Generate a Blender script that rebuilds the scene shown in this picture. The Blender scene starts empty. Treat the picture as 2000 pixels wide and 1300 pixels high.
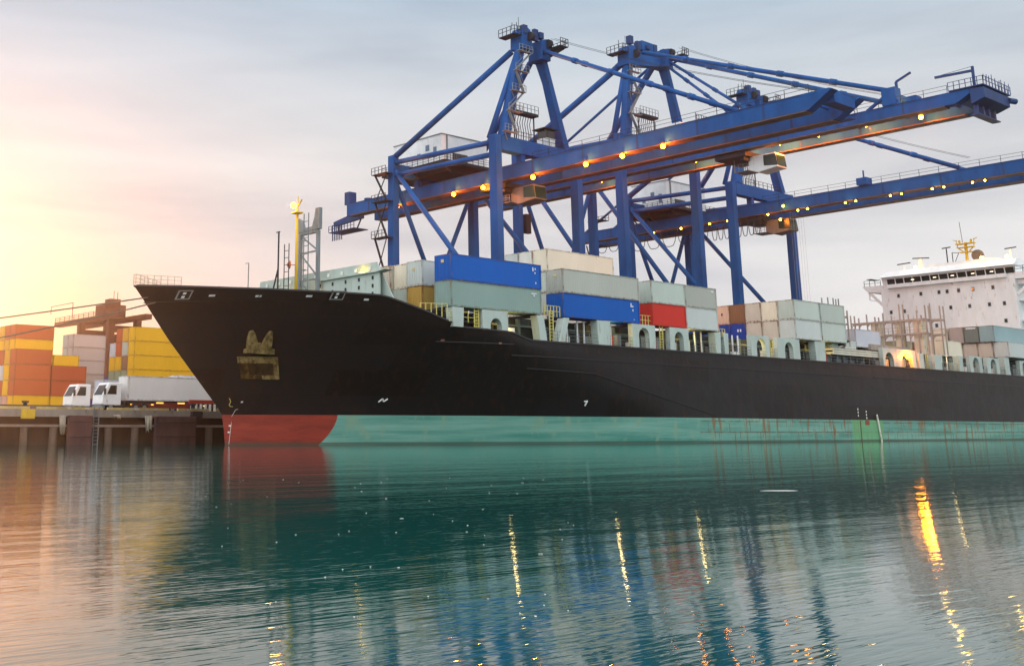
import bpy, bmesh, math, random
from mathutils import Vector, Matrix
random.seed(7)
R = math.radians
SC = bpy.context.scene
COL = SC.collection
# ------------------------------------------------------------------ camera
# world: X runs along the ship from bow to stern, Y runs across the water towards the quay, Z up, metres
cam = bpy.data.cameras.new('camera'); camo = bpy.data.objects.new('camera', cam); COL.objects.link(camo)
camo.location = (0, 0, 1.2)
camo.rotation_euler = (R(90 + 13.2), 0, R(50.09 - 90))
cam.sensor_width = 36; cam.lens = 40.017
cam.shift_x = 0.125; cam.shift_y = -0.1637
cam.clip_start = 0.3; cam.clip_end = 9000
SC.camera = camo
# ------------------------------------------------------------------ sky
SUN_AZ, SUN_EL = 73.0, 7.0
w = bpy.data.worlds.new("World"); SC.world = w; w.use_nodes = True
nt = w.node_tree; nt.nodes.clear()
def N(t, **k):
    n = nt.nodes.new(t)
    for a, b in k.items(): setattr(n, a, b)
    return n
def L(a, b): nt.links.new(a, b)
out = N('ShaderNodeOutputWorld'); bg = N('ShaderNodeBackground'); L(bg.outputs[0], out.inputs[0])
sky = N('ShaderNodeTexSky', sky_type='NISHITA'); sky.sun_disc = False
sky.sun_elevation = R(SUN_EL); sky.sun_rotation = R(90 - SUN_AZ); sky.air_density = 1.4; sky.dust_density = 3
tc = N('ShaderNodeTexCoord')
sep = N('ShaderNodeSeparateXYZ'); L(tc.outputs['Generated'], sep.inputs[0])
def math_(op, a, b=None, c=None):
    n = N('ShaderNodeMath', operation=op)
    for i, v in enumerate((a, b, c)):
        if v is None: continue
        if isinstance(v, (int, float)): n.inputs[i].default_value = v
        else: L(v, n.inputs[i])
    return n.outputs[0]
def ramp(fac, stops, interp='LINEAR'):
    n = N('ShaderNodeValToRGB'); cr = n.color_ramp; cr.interpolation = interp
    while len(cr.elements) < len(stops): cr.elements.new(0.5)
    for e, (p, c) in zip(cr.elements, stops):
        e.position = p; e.color = (c[0], c[1], c[2], 1)
    L(fac, n.inputs[0]); return n.outputs[0]
def mixc(fac, a, b, mode='MIX'):
    n = N('ShaderNodeMix', data_type='RGBA', blend_type=mode)
    for s, v in ((n.inputs[0], fac), (n.inputs[6], a), (n.inputs[7], b)):
        if isinstance(v, (int, float)): s.default_value = v
        elif isinstance(v, tuple): s.default_value = (*v, 1)
        else: L(v, s)
    return n.outputs[2]
elev = ramp(sep.outputs[2], [(0.0, (.88, .87, .86)), (0.12, (.84, .84, .85)), (0.22, (.73, .745, .765)), (0.30, (.60, .665, .73)), (0.38, (.43, .55, .68)), (0.7, (1.0, 1.05, 1.15)), (1.0, (1.1, 1.15, 1.25))])
# bright overcast overhead and behind the viewer
sd = (math.cos(R(70)) * math.cos(R(4)), math.sin(R(70)) * math.cos(R(4)), math.sin(R(4)))
dt = N('ShaderNodeVectorMath', operation='DOT_PRODUCT'); L(tc.outputs['Generated'], dt.inputs[0]); dt.inputs[1].default_value = sd
glow = ramp(dt.outputs['Value'], [(0.85, (0, 0, 0)), (0.93, (.08, .08, .08)), (0.965, (.24, .24, .24)), (0.985, (.46, .46, .46)), (0.999, (.9, .9, .9))])
warm = ramp(sep.outputs[2], [(0.0, (1.06, .50, .20)), (0.06, (.98, .50, .28)), (0.11, (.93, .56, .42)), (0.18, (.90, .67, .62)), (0.30, (.78, .70, .76)), (0.5, (.5, .55, .64))])
mp = N('ShaderNodeMapping'); L(tc.outputs['Generated'], mp.inputs[0]); mp.inputs['Scale'].default_value = (1.3, 1.3, 9.0); mp.inputs['Rotation'].default_value = (R(7), R(-6), 0)
nz = N('ShaderNodeTexNoise'); L(mp.outputs[0], nz.inputs['Vector']); nz.inputs['Scale'].default_value = 1.7; nz.inputs['Detail'].default_value = 6; nz.inputs['Roughness'].default_value = .5; nz.inputs['Distortion'].default_value = .35
cl = ramp(nz.outputs[0], [(0.30, (.77, .79, .84)), (0.5, (1, 1, 1)), (0.70, (1.14, 1.13, 1.11))])
base = mixc(glow, elev, warm)
base = mixc(1.0, base, cl, 'MULTIPLY')
# the part of the sky behind the viewer is open and bright
bd = N('ShaderNodeVectorMath', operation='DOT_PRODUCT'); L(tc.outputs['Generated'], bd.inputs[0]); bd.inputs[1].default_value = (-math.cos(R(38)), -math.sin(R(38)), .25)
back = ramp(bd.outputs['Value'], [(0.0, (0, 0, 0)), (0.5, (1, 1, 1))])
base = mixc(back, base, (1.85, 1.85, 1.88))
skys = N('ShaderNodeVectorMath', operation='SCALE'); L(sky.outputs[0], skys.inputs[0]); skys.inputs['Scale'].default_value = 0.003
add = mixc(1.0, base, skys.outputs[0], 'ADD')
L(add, bg.inputs[0]); bg.inputs[1].default_value = 1.0
# ------------------------------------------------------------------ sun
sl = bpy.data.lights.new('sun', 'SUN'); sl.energy = 2.0; sl.angle = R(9); sl.color = (1, .50, .22)
so = bpy.data.objects.new('sun', sl); COL.objects.link(so)
d = Vector((math.cos(R(SUN_AZ)) * math.cos(R(SUN_EL)), math.sin(R(SUN_AZ)) * math.cos(R(SUN_EL)), math.sin(R(SUN_EL))))
so.rotation_euler = d.to_track_quat('Z', 'Y').to_euler(); so.location = (100, 300, 120)
SC.view_settings.view_transform = 'Standard'; SC.view_settings.look = 'None'; SC.view_settings.exposure = 0; SC.view_settings.gamma = 1
SC.view_settings.use_curve_mapping = False
SC.cycles.use_denoising = True
SC.cycles.max_bounces = 8; SC.cycles.caustics_reflective = False; SC.cycles.caustics_refractive = False
SC.cycles.sample_clamp_indirect = 6

# ------------------------------------------------------------------ materials
MATS = {}
def pmat(name, col, rough=.5, var=.10, scale=.8, rust=0.0, rustcol=(.16, .06, .02), metal=0.0, bump=0.0, corr=0.0, streak=True, rnd=0.0, rs=None, spec=.22):
    if name in MATS: return MATS[name]
    m = bpy.data.materials.new(name); m.use_nodes = True; t = m.node_tree
    b = t.nodes['Principled BSDF']; b.inputs['Roughness'].default_value = rough; b.inputs['Metallic'].default_value = metal; b.inputs['Specular IOR Level'].default_value = spec
    tcn = t.nodes.new('ShaderNodeTexCoord')
    n1 = t.nodes.new('ShaderNodeTexNoise'); n1.inputs['Scale'].default_value = scale; n1.inputs['Detail'].default_value = 7; n1.inputs['Roughness'].default_value = .62
    mp_ = t.nodes.new('ShaderNodeMapping'); mp_.inputs['Scale'].default_value = (1, 1, .35 if streak else 1)
    t.links.new(tcn.outputs['Object'], mp_.inputs[0]); t.links.new(mp_.outputs[0], n1.inputs['Vector'])
    r = t.nodes.new('ShaderNodeValToRGB'); cr = r.color_ramp
    cr.elements[0].position = .3; cr.elements[0].color = (*[c * (1 - var * 1.6) for c in col], 1)
    cr.elements[1].position = .7; cr.elements[1].color = (*[min(1, c * (1 + var)) for c in col], 1)
    t.links.new(n1.outputs[0], r.inputs[0]); cur = r.outputs[0]
    if rnd:
        oi = t.nodes.new('ShaderNodeObjectInfo'); mr = t.nodes.new('ShaderNodeMapRange'); mr.inputs[3].default_value = 1 - rnd; mr.inputs[4].default_value = 1 + rnd
        t.links.new(oi.outputs['Random'], mr.inputs[0]); vm = t.nodes.new('ShaderNodeVectorMath'); vm.operation = 'SCALE'
        t.links.new(cur, vm.inputs[0]); t.links.new(mr.outputs[0], vm.inputs['Scale']); cur = vm.outputs[0]
    if rust > 0:
        n2 = t.nodes.new('ShaderNodeTexNoise'); n2.inputs['Scale'].default_value = rs or 1.6; n2.inputs['Detail'].default_value = 9; n2.inputs['Roughness'].default_value = .7
        mp2 = t.nodes.new('ShaderNodeMapping'); mp2.inputs['Scale'].default_value = (1.2, 1.2, .3); mp2.inputs['Location'].default_value = (3.1, 7.7, 1.3)
        t.links.new(tcn.outputs['Object'], mp2.inputs[0]); t.links.new(mp2.outputs[0], n2.inputs['Vector'])
        rr = t.nodes.new('ShaderNodeValToRGB'); rr.color_ramp.elements[0].position = .62 - rust * .35; rr.color_ramp.elements[1].position = .72 - rust * .28
        t.links.new(n2.outputs[0], rr.inputs[0]); mx = t.nodes.new('ShaderNodeMix'); mx.data_type = 'RGBA'
        t.links.new(rr.outputs[0], mx.inputs[0]); t.links.new(cur, mx.inputs[6]); mx.inputs[7].default_value = (*rustcol, 1); cur = mx.outputs[2]
    t.links.new(cur, b.inputs['Base Color'])
    h = None
    if corr:
        wv = t.nodes.new('ShaderNodeTexWave'); wv.bands_direction = 'X'; wv.inputs['Scale'].default_value = 1.1; wv.wave_profile = 'SIN'
        t.links.new(tcn.outputs['Object'], wv.inputs[0]); h = wv.outputs['Fac']; st_, di = corr, .05
    elif bump: h = n1.outputs[0]; st_, di = bump, .1
    if h:
        bp = t.nodes.new('ShaderNodeBump'); bp.inputs['Strength'].default_value = st_; bp.inputs['Distance'].default_value = di
        t.links.new(h, bp.inputs['Height']); t.links.new(bp.outputs[0], b.inputs['Normal'])
    MATS[name] = m; return m
def emat(name, col, s):
    if name in MATS: return MATS[name]
    m = bpy.data.materials.new(name); m.use_nodes = True; b = m.node_tree.nodes['Principled BSDF']
    b.inputs['Base Color'].default_value = (*col, 1); b.inputs['Emission Color'].default_value = (*col, 1); b.inputs['Emission Strength'].default_value = s
    MATS[name] = m; return m
BLUE = pmat('crane_blue_paint', (.012, .09, .30), .6, .20, .45, rust=.03, rustcol=(.03, .05, .09), rs=.5, spec=.08)
DBLUE = pmat('crane_dark_blue_paint', (.012, .05, .17), .5, .2, .5)
DARK = pmat('dark_steel', (.022, .026, .036), .6, .25, 1)
GLOWB = pmat('lamp_glow_brown', (.15, .085, .06), .55, .3, .6)  # brown tone picked to make the boom undersides glow orange under lamps
GREYM = pmat('grey_galvanised', (.20, .24, .26), .5, .2, 1, rust=.15)
WHITE = pmat('white_paint', (.84, .84, .82), .45, .05, .4)
WHITER = pmat('weathered_white_paint', (.83, .86, .86), .5, .07, .5, rust=.06, rustcol=(.35, .30, .22))
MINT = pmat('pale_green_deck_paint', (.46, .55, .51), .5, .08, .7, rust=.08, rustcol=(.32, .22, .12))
MINTD = pmat('shade_darkened_green_grey', (.035, .05, .045), .6, .25, .9, rust=.15)  # green grey, darkened further so the passage behind the portals reads as shaded
YEL = pmat('yellow_paint', (.72, .46, .04), .5, .12, 1.2)
YELG = pmat('yellow_rail_paint', (.62, .55, .16), .5, .1, 1.2)
GLASS = pmat('dark_window_glass', (.02, .025, .022), .08, .2, .6, spec=.5)
CONC = pmat('weathered_concrete', (.30, .27, .24), .8, .2, .5, rust=.12, rustcol=(.14, .09, .05))
ROPE = pmat('rope', (.14, .12, .10), .8)
REDP = pmat('red_paint', (.45, .05, .03), .5)
LAMPM = emat('sodium_lamp_glass', (1.0, .34, .006), 60)
LAMPY = emat('small_yellow_lamp_glass', (1.0, .55, .03), 40)

# ------------------------------------------------------------------ mesh builder
class MB:
    def __init__(s): s.v = []; s.f = []
    def hexa(s, p):      # 8 corners: bottom loop 4, top loop 4
        n = len(s.v); s.v += [tuple(q) for q in p]
        s.f += [(n+3, n+2, n+1, n), (n+4, n+5, n+6, n+7), (n, n+1, n+5, n+4), (n+1, n+2, n+6, n+5), (n+2, n+3, n+7, n+6), (n+3, n, n+4, n+7)]
        return s
    def box(s, x0, x1, y0, y1, z0, z1):
        return s.hexa([(x0, y0, z0), (x1, y0, z0), (x1, y1, z0), (x0, y1, z0), (x0, y0, z1), (x1, y0, z1), (x1, y1, z1), (x0, y1, z1)])
    def beam(s, p, q, w_, h_=None, w2=None, h2=None, up=(0, 0, 1)):
        p, q = Vector(p), Vector(q); h_ = h_ or w_; w2 = w2 or w_; h2 = h2 or h_
        d_ = (q - p).normalized(); u = Vector(up)
        if abs(d_.dot(u)) > .97: u = Vector((0, 1, 0))
        a = d_.cross(u).normalized(); b = a.cross(d_).normalized()
        c = []
        for o, ww, hh in ((p, w_, h_), (q, w2, h2)):
            c += [o - a*ww/2 - b*hh/2, o + a*ww/2 - b*hh/2, o + a*ww/2 + b*hh/2, o - a*ww/2 + b*hh/2]
        return s.hexa(c)
    def tube(s, p, q, r, n=8, r2=None):
        p, q = Vector(p), Vector(q); r2 = r if r2 is None else r2
        d_ = (q - p).normalized(); u = Vector((0, 0, 1)) if abs(d_.z) < .95 else Vector((1, 0, 0))
        a = d_.cross(u).normalized(); b = a.cross(d_)
        k = len(s.v)
        for o, rr in ((p, r), (q, r2)):
            for i in range(n):
                t = 2*math.pi*i/n; s.v.append(tuple(o + a*math.cos(t)*rr + b*math.sin(t)*rr))
        for i in range(n): j = (i+1) % n; s.f.append((k+i, k+j, k+n+j, k+n+i))
        s.f.append(tuple(k+n-1-i for i in range(n))); s.f.append(tuple(k+n+i for i in range(n)))
        return s
    def path(s, pts, r, n=6):
        for a, b in zip(pts, pts[1:]): s.tube(a, b, r, n)
        return s
    def prism(s, poly, axis, a0, a1):    # poly of (u,v); axis 'y': u=x v=z ; 'x': u=y v=z ; 'z': u=x v=y
        k = len(s.v); n = len(poly)
        for a in (a0, a1):
            for u, v in poly: s.v.append({'y': (u, a, v), 'x': (a, u, v), 'z': (u, v, a)}[axis])
        for i in range(n): j = (i+1) % n; s.f.append((k+i, k+j, k+n+j, k+n+i))
        s.f.append(tuple(k+n-1-i for i in range(n))); s.f.append(tuple(k+n+i for i in range(n)))
        return s
    def arch(s, x0, x1, z0, z1, ox0, ox1, oz1, y0, y1, n=8, axis='y'):   # panel with an arched opening from z0
        r = (ox1-ox0)/2; cx = (ox0+ox1)/2; zc = oz1-r
        inner = [(ox0, z0)] + [(cx-r*math.cos(math.pi*i/n), zc+r*math.sin(math.pi*i/n)) for i in range(n+1)] + [(ox1, z0)]
        s.prism([(x0, z0), (ox0, z0), (ox0, zc), (ox0, z1), (x0, z1)], axis, y0, y1)
        s.prism([(ox1, z0), (x1, z0), (x1, z1), (ox1, z1), (ox1, zc)], axis, y0, y1)
        pts = inner[1:-1]
        for a, b in zip(pts, pts[1:]): s.prism([a, b, (b[0], z1), (a[0], z1)], axis, y0, y1)
        return s
    def rail(s, p, q, h=1.1, sp=1.6, r=.035, bars=3):
        p, q = Vector(p), Vector(q); n = max(1, round((q-p).length/sp))
        for i in range(n+1):
            o = p.lerp(q, i/n); s.beam(o, o+Vector((0, 0, h)), r*2, r*2)
        for k in range(bars):
            z = Vector((0, 0, h*(k+1)/bars)); s.beam(p+z, q+z, r*1.6, r*1.6)
        return s
    def ladder(s, p, q, w_=.5, ax=(1, 0, 0), sp=.35, r=.035):
        p, q = Vector(p), Vector(q); a = Vector(ax)*w_/2
        s.beam(p-a, q-a, r*2); s.beam(p+a, q+a, r*2); n = int((q-p).length/sp)
        for i in range(1, n): o = p.lerp(q, i/n); s.beam(o-a, o+a, r*1.5)
        return s
    def sphere(s, c, r, n=8, m=6, sx=1, sy=1, sz=1):
        k = len(s.v)
        for i in range(m+1):
            for j in range(n):
                t = math.pi*i/m; u = 2*math.pi*j/n
                s.v.append((c[0]+r*sx*math.sin(t)*math.cos(u), c[1]+r*sy*math.sin(t)*math.sin(u), c[2]+r*sz*math.cos(t)))
        for i in range(m):
            for j in range(n): s.f.append((k+i*n+j, k+(i+1)*n+j, k+(i+1)*n+(j+1) % n, k+i*n+(j+1) % n))
        return s
    def build(s, name, mat, parent=None, smooth=False, bevel=0):
        me = bpy.data.meshes.new(name)
        off = Vector((0, 0, 0))
        if parent is not None:
            r = parent
            while r.parent: r = r.parent
            off = Vector(r.location)
        me.from_pydata([tuple(Vector(v)-off) for v in s.v], [], s.f); me.update()
        bm = bmesh.new(); bm.from_mesh(me)
        bmesh.ops.recalc_face_normals(bm, faces=bm.faces); bm.to_mesh(me); bm.free()
        if smooth:
            for p in me.polygons: p.use_smooth = True
        o = bpy.data.objects.new(name, me); COL.objects.link(o)
        me.materials.append(mat)
        if parent is not None: o.parent = parent
        if bevel:
            b = o.modifiers.new('bevel', 'BEVEL'); b.width = bevel; b.segments = 2; b.limit_method = 'ANGLE'
        return o
def tag(o, label=None, cat=None, group=None, kind=None):
    if label: o['label'] = label
    if cat: o['category'] = cat
    if group: o['group'] = group
    if kind: o['kind'] = kind
    return o
def thing(name, loc, label, cat, group=None):
    o = bpy.data.objects.new(name, None); COL.objects.link(o); o.location = loc; o.empty_display_size = .5
    return tag(o, label, cat, group)
def copy_tree(o, loc, label, group=None, parent=None):
    c = o.copy(); COL.objects.link(c)
    if parent is None:
        c.location = loc; c['label'] = label
        if group: c['group'] = group
    else: c.parent = parent
    for ch in list(o.children): copy_tree(ch, None, None, None, c)
    return c
def lamp_light(loc, power, col=(1, .30, .05), r=.25, parent=None):
    l = bpy.data.lights.new('lamp_light', 'POINT'); l.energy = power; l.color = col; l.shadow_soft_size = r
    o = bpy.data.objects.new('lamp_light', l); COL.objects.link(o); o.location = loc
    if parent is not None:
        rt = parent
        while rt.parent: rt = rt.parent
        o.parent = rt; o.location = Vector(loc)-Vector(rt.location)
    return o

# ------------------------------------------------------------------ water
def make_water():
    m = bpy.data.materials.new('harbour_water'); m.use_nodes = True; t = m.node_tree; b = t.nodes['Principled BSDF']
    b.inputs['Base Color'].default_value = (.000, .068, .060, 1); b.inputs['Roughness'].default_value = .04; b.inputs['IOR'].default_value = 1.34
    tcn = t.nodes.new('ShaderNodeTexCoord')
    def noise(sx, sy, rot, detail, rough=.5, dist=0):
        mp_ = t.nodes.new('ShaderNodeMapping'); mp_.inputs['Scale'].default_value = (sx, sy, 1); mp_.inputs['Rotation'].default_value = (0, 0, R(rot))
        n = t.nodes.new('ShaderNodeTexNoise'); n.inputs['Scale'].default_value = 1; n.inputs['Detail'].default_value = detail; n.inputs['Roughness'].default_value = rough; n.inputs['Distortion'].default_value = dist
        t.links.new(tcn.outputs['Object'], mp_.inputs[0]); t.links.new(mp_.outputs[0], n.inputs['Vector']); return n.outputs[0]
    # x' along the crests (across the view), y' into the view
    a = noise(.08, .42, 40, 2); c = noise(.45, 1.9, 37, 1.5, .45, .4); e = noise(2.0, 13.0, 41, 2)
    def M(op, x, y):
        n = t.nodes.new('ShaderNodeMath'); n.operation = op
        for i, v in enumerate((x, y)):
            if isinstance(v, (int, float)): n.inputs[i].default_value = v
            else: t.links.new(v, n.inputs[i])
        return n.outputs[0]
    h = M('ADD', M('ADD', M('MULTIPLY', a, WA), M('MULTIPLY', c, WB)), M('MULTIPLY', e, WC))
    bp = t.nodes.new('ShaderNodeBump'); bp.inputs['Strength'].default_value = 1; bp.inputs['Distance'].default_value = 1
    t.links.new(h, bp.inputs['Height']); t.links.new(bp.outputs[0], b.inputs['Normal'])
    mb = MB(); mb.v = [(-3000, -2500, 0), (5000, -2500, 0), (5000, 5500, 0), (-3000, 5500, 0)]; mb.f = [(0, 1, 2, 3)]
    tag(mb.build('water', m), kind='structure')
WA, WB, WC = .022, .006, .0029
make_water()
# ------------------------------------------------------------------ quay and yard
def quay():
    asph = pmat('quay_asphalt', (.07, .065, .06), .85, .2, .3)
    tag(MB().box(-400, 900, 113.2, 1200, -6, 3.42).build('quay_deck', asph), kind='structure')
    tag(MB().box(-400, 900, 145, 1200, 3.42, 4.7).build('container_yard', asph), kind='structure')
    cap = MB().box(-400, 900, 112, 114, 2.75, 3.5); tag(cap.build('quay_edge_beam', CONC), kind='structure')
    kb = MB()
    x = -60.
    while x < 330:
        l = random.choice((4.2, 5.6, 7.5)); kb.box(x, x+l-.3, 112.05, 112.4, 3.5, 3.75); x += l+random.uniform(0, 1.5)
    tag(kb.build('quay_kerb', pmat('worn_yellow_kerb_paint', (.55, .42, .16), .7, .35, .4, rust=.3, rustcol=(.5, .48, .42))), kind='structure')
    tag(MB().box(-400, 900, 113.0, 113.19, -4, 2.74).build('quay_wall', pmat('dark_quay_wall', (.05, .034, .026), .8, .4, .4)), kind='structure')  # dark brown wall set back below the edge beam
    tag(MB().box(-400, 900, 112.3, 112.98, 1.75, 2.0).build('quay_ledge', CONC), kind='structure')
    # piles, one thing each
    p0 = None; i = 0
    x = 26.0
    while x < 72:
        lab = 'round concrete pile under the quay edge'
        if p0 is None:
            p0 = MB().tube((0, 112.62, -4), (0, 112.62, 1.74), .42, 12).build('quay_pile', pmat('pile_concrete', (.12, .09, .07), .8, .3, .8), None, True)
            tag(p0, lab, 'pile', 'piles along the quay wall'); p0.location = (x, 0, 0)
        else:
            c = p0.copy(); COL.objects.link(c); c.location = (x, 0, 0)
        x += 3.05; i += 1
    # fender panels
    FEN = pmat('worn_purple_brown_fender', (.085, .045, .05), .7, .3, .6, rust=.2, rustcol=(.12, .06, .04))
    for k, (a, b, lab) in enumerate(((51.5, 54.1, 'wide dark purple fender panel on the quay wall left of the ladder'), (61.4, 66.4, 'long dark fender panel on the quay wall close to the ship stem'), (40.0, 42.6, 'dark fender panel on the quay wall at far left edge'))):
        t = thing('quay_fender', (a, 112, 0), lab, 'fender', 'fender panels on the quay wall')
        MB().box(a, b, 111.45, 111.95, -.4, 2.9).build('panel', FEN, t, bevel=.06)
        for z in (.7, 2.2): MB().box(a+.1, b-.1, 111.38, 111.44, z, z+.09).build('strap', DARK, t)
    t = tag(MB().ladder((54.65, 111.8, -.3), (54.65, 111.8, 3.9), .55, r=.04).build('quay_ladder', GREYM), 'steel ladder hanging down the quay wall beside the wide fender', 'ladder')
    CLO = pmat('grimy_white_sheet', (.42, .38, .31), .9, .3, 2)
    for x0, x1, z1, z0, lab in ((50.6, 51.35, 2.9, .9, 'tall grimy white sheet hanging on the quay wall left of the fender'), (60.3, 61.2, 2.95, 1.1, 'torn white sheet hanging on the quay wall between two bays'), (56.6, 57.5, 3.0, 2.4, 'small white rag draped over the quay edge')):
        mb = MB(); n = 9
        top = [(x0+(x1-x0)*i/n, 111.9-.08*math.sin(i*2.1), z1) for i in range(n+1)]
        bot = [(x0+(x1-x0)*i/n*.8+.1, 111.86-.12*math.sin(i*1.7+1), z0+random.uniform(0, .5)) for i in range(n+1)]
        k = len(mb.v); mb.v += top+bot
        for i in range(n): mb.f.append((i, i+1, n+2+i, n+1+i))
        o = mb.build('hanging_sheet', CLO, None, True); s = o.modifiers.new('solid', 'SOLIDIFY'); s.thickness = .03
        tag(o, lab, 'sheet', 'old sheets hanging on the quay wall')
    for x0, lab in ((47.3, 'yellow mooring post box on the quay edge at far left'), (66.6, 'small dark mooring bollard on the quay edge near the ship')):
        t = thing('bollard', (x0, 112.7, 3.5), lab, 'bollard', 'bollards on the quay edge')
        m = YEL if x0 < 50 else DARK
        MB().tube((x0, 112.75, 3.5), (x0, 112.75, 4.1), .22, 12).tube((x0, 112.75, 4.1), (x0, 112.75, 4.3), .36, 12).build('post', DARK, t, True)
        MB().box(x0-.7, x0+.6, 111.55, 111.98, 2.55, 3.45).build('base_block', m, t)
    # red and white barrier
    t = thing('barrier', (67, 113.6, 3.5), 'short red and white striped barrier on the quay beside the ship bow', 'barrier')
    MB().box(66.6, 70.2, 113.5, 113.7, 4.35, 4.75).build('rail', REDP, t)
    for i in range(6):
        MB().box(66.75+i*.6, 67.0+i*.6, 113.42, 113.49, 3.5, 4.3).build('post', WHITE, t)
quay()

# ------------------------------------------------------------------ containers
CC = {
 'blue': ((.0, .105, .46), .08), 'dblue': ((.02, .06, .34), .1), 'navy': ((.012, .03, .22), .1), 'greygreen': ((.25, .36, .33), .12), 'grey': ((.44, .47, .42), .14), 'mint': ((.50, .58, .53), .12),
 'pale': ((.56, .62, .60), .06), 'red': ((.60, .035, .025), .1), 'cream': ((.78, .74, .60), .12), 'beige': ((.60, .56, .48), .22), 'peach': ((.72, .50, .38), .1), 'rust': ((.26, .13, .07), .5),
 'pink': ((.58, .32, .28), .08), 'lavender': ((.50, .55, .62), .03), 'slate': ((.20, .24, .22), .15), 'bluegrey': ((.30, .44, .46), .06), 'yellow': ((.75, .43, .012), .08), 'dyellow': ((.62, .35, .03), .12),
 'orange': ((.46, .10, .03), .12), 'brick': ((.40, .075, .025), .12), 'greypink': ((.46, .40, .37), .08), 'purple': ((.12, .09, .30), .05), 'white': ((.72, .73, .72), .05), 'ochre': ((.50, .32, .08), .4), 'graff': ((.72, .74, .68), .2), 'sage': ((.30, .34, .22), .1)}
CM = {}
def cmats(k):
    if k not in CM:
        c, r = CC[k]
        CM[k] = (pmat(k+'_container_panel', c, .5, .05, .3, rust=r*.35, rustcol=tuple(x*.45+y*.55 for x, y in zip(c, (.22, .11, .05))), corr=.12, rnd=.06, rs=1.1),
                 pmat(k+'_container_frame', tuple(x*.86 for x in c), .55, .2, 1.4, rust=r+.22, rustcol=(.20, .10, .045), rs=2.2),
                 pmat(k+'_container_door', tuple(x*.94 for x in c), .5, .08, .6, rust=r*.6, rustcol=tuple(x*.4+y*.6 for x, y in zip(c, (.22, .12, .06))), rs=1.0))
    return CM[k]
PROTO = {}
CW, CH = 2.42, 2.55
def container(x, y, z, Ln, k, label, group, h=CH, detail=True):
    key = (Ln, k, h, detail)
    if key in PROTO: return copy_tree(PROTO[key], (x, y, z), label, group)
    t = thing('shipping_container', (x, y, z), label, 'container', group)
    P, Fm, D = cmats(k)
    W = CW - .04
    def put(mb): mb.v = [(a+x, b+y, c+z) for a, b, c in mb.v]; return mb
    put(MB().box(.05, Ln-.04, .05, W-.05, .12, h-.05)).build('body', P, t)
    f = MB()
    for a in (0, Ln-.18):
        for b in (0, W-.14): f.box(a, a+.18, b, b+.14, 0, h)
    for b in (.01, W-.11):
        f.box(.18, Ln-.18, b, b+.1, 0, .16); f.box(.18, Ln-.18, b, b+.1, h-.1, h-.01)
    for a in (.01, Ln-.13):
        f.box(a, a+.12, .14, W-.14, 0, .16); f.box(a, a+.12, .14, W-.14, h-.12, h-.01)
    put(f).build('frame', Fm, t)
    if detail:
        dm = MB(); dm.box(.012, .049, .16, W/2-.02, .18, h-.14); dm.box(.012, .049, W/2+.02, W-.16, .18, h-.14)
        dd = put(dm).build('door', D, t)
        rb = MB()
        for b in (.45, .9, W-.9, W-.45): rb.tube((-.01, b, .15), (-.01, b, h-.12), .02, 6)
        put(rb).build('lock_rod', D, dd)
    PROTO[key] = t
    return t
G_S = 'containers loaded on the ship'
T1, T2, T3 = 13.05, 15.62, 18.19
def C(*a, **k): return container(*a, **k)
L40, L20 = 12.85, 6.35
C(75.4, 80.05, T1, L40, 'greygreen', 'long grey green container nearest the bow, directly under the long blue one', G_S)
C(75.4, 80.0, T2, L40, 'blue', 'long blue container on top of the foremost stack, above the grey green one', G_S)
C(91.6, 80.05, T1, L40, 'blue', 'long blue container at the bottom, directly under the long weathered grey one', G_S)
C(91.6, 80.0, T2, L40, 'grey', 'long weathered grey container on top of the lower blue container', G_S)
C(106.8, 80.05, T1, L20, 'red', 'short red container beneath a grey one', G_S)
C(106.8, 80.05, T2, L20, 'mint', 'short pale grey green container on top of the red one', G_S)
C(113.2, 80.05, T1, L20, 'pale', 'short clean pale grey container right of the red one, bottom tier', G_S)
C(113.2, 80.05, T2, L20, 'grey', 'short rust edged grey container right of the one above the red container', G_S)
# second rows near the bow
C(76.1, 85.0, T2, L20, 'pale', 'short pale grey container behind and left of the foremost blue container', G_S)
C(76.1, 85.0, T1, L20, 'ochre', 'rusty ochre container under the pale one left of the foremost blue container', G_S)
C(76.6, 87.6, T2, L20, 'cream', 'rust streaked cream container just right of the green crane leg foot', G_S)
C(76.2, 90.1, T2, L20, 'beige', 'rusty beige container behind the breakwater on the bow, second from the pale one', G_S)
C(75.8, 92.6, T2, L20, 'cream', 'weathered cream container right behind the end of the pale bow breakwater', G_S)
C(76.4, 87.6, T1, L20, 'mint', 'mostly hidden pale green container under the cream one behind the bow rail', G_S)
C(76.2, 90.1, T1, L20, 'beige', 'mostly hidden beige container in the bottom tier behind the bow breakwater', G_S)
C(75.8, 92.6, T1, L20, 'grey', 'mostly hidden grey container at the bottom behind the bow breakwater', G_S)
# high white stack in the middle
C(107.2, 96.1, 21.0, 13.1, 'cream', 'long cream container on the highest stack, above the weathered grey one', G_S, h=2.85)
C(107.2, 98.6, 21.0, 13.1, 'graff', 'white graffiti covered container end beside the long cream one on top', G_S, h=2.85)
C(107.2, 101.1, 21.0, 13.1, 'pale', 'pale container at the left end of the highest row, beside the graffiti covered one', G_S, h=2.85)
for r_, (yy, nm) in enumerate(((96.1, 'long cream one'), (98.6, 'graffiti covered one'), (101.1, 'pale one'))):
    for j, zz in enumerate((13.05, 15.7, 18.35)):
        C(107.2, yy, zz, 13.1, ('beige', 'grey', 'mint')[(r_+j) % 3], 'container hidden in the stack under the topmost %s, %s' % (nm, ('bottom tier', 'second tier', 'third tier')[j]), G_S, h=2.6)
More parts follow.
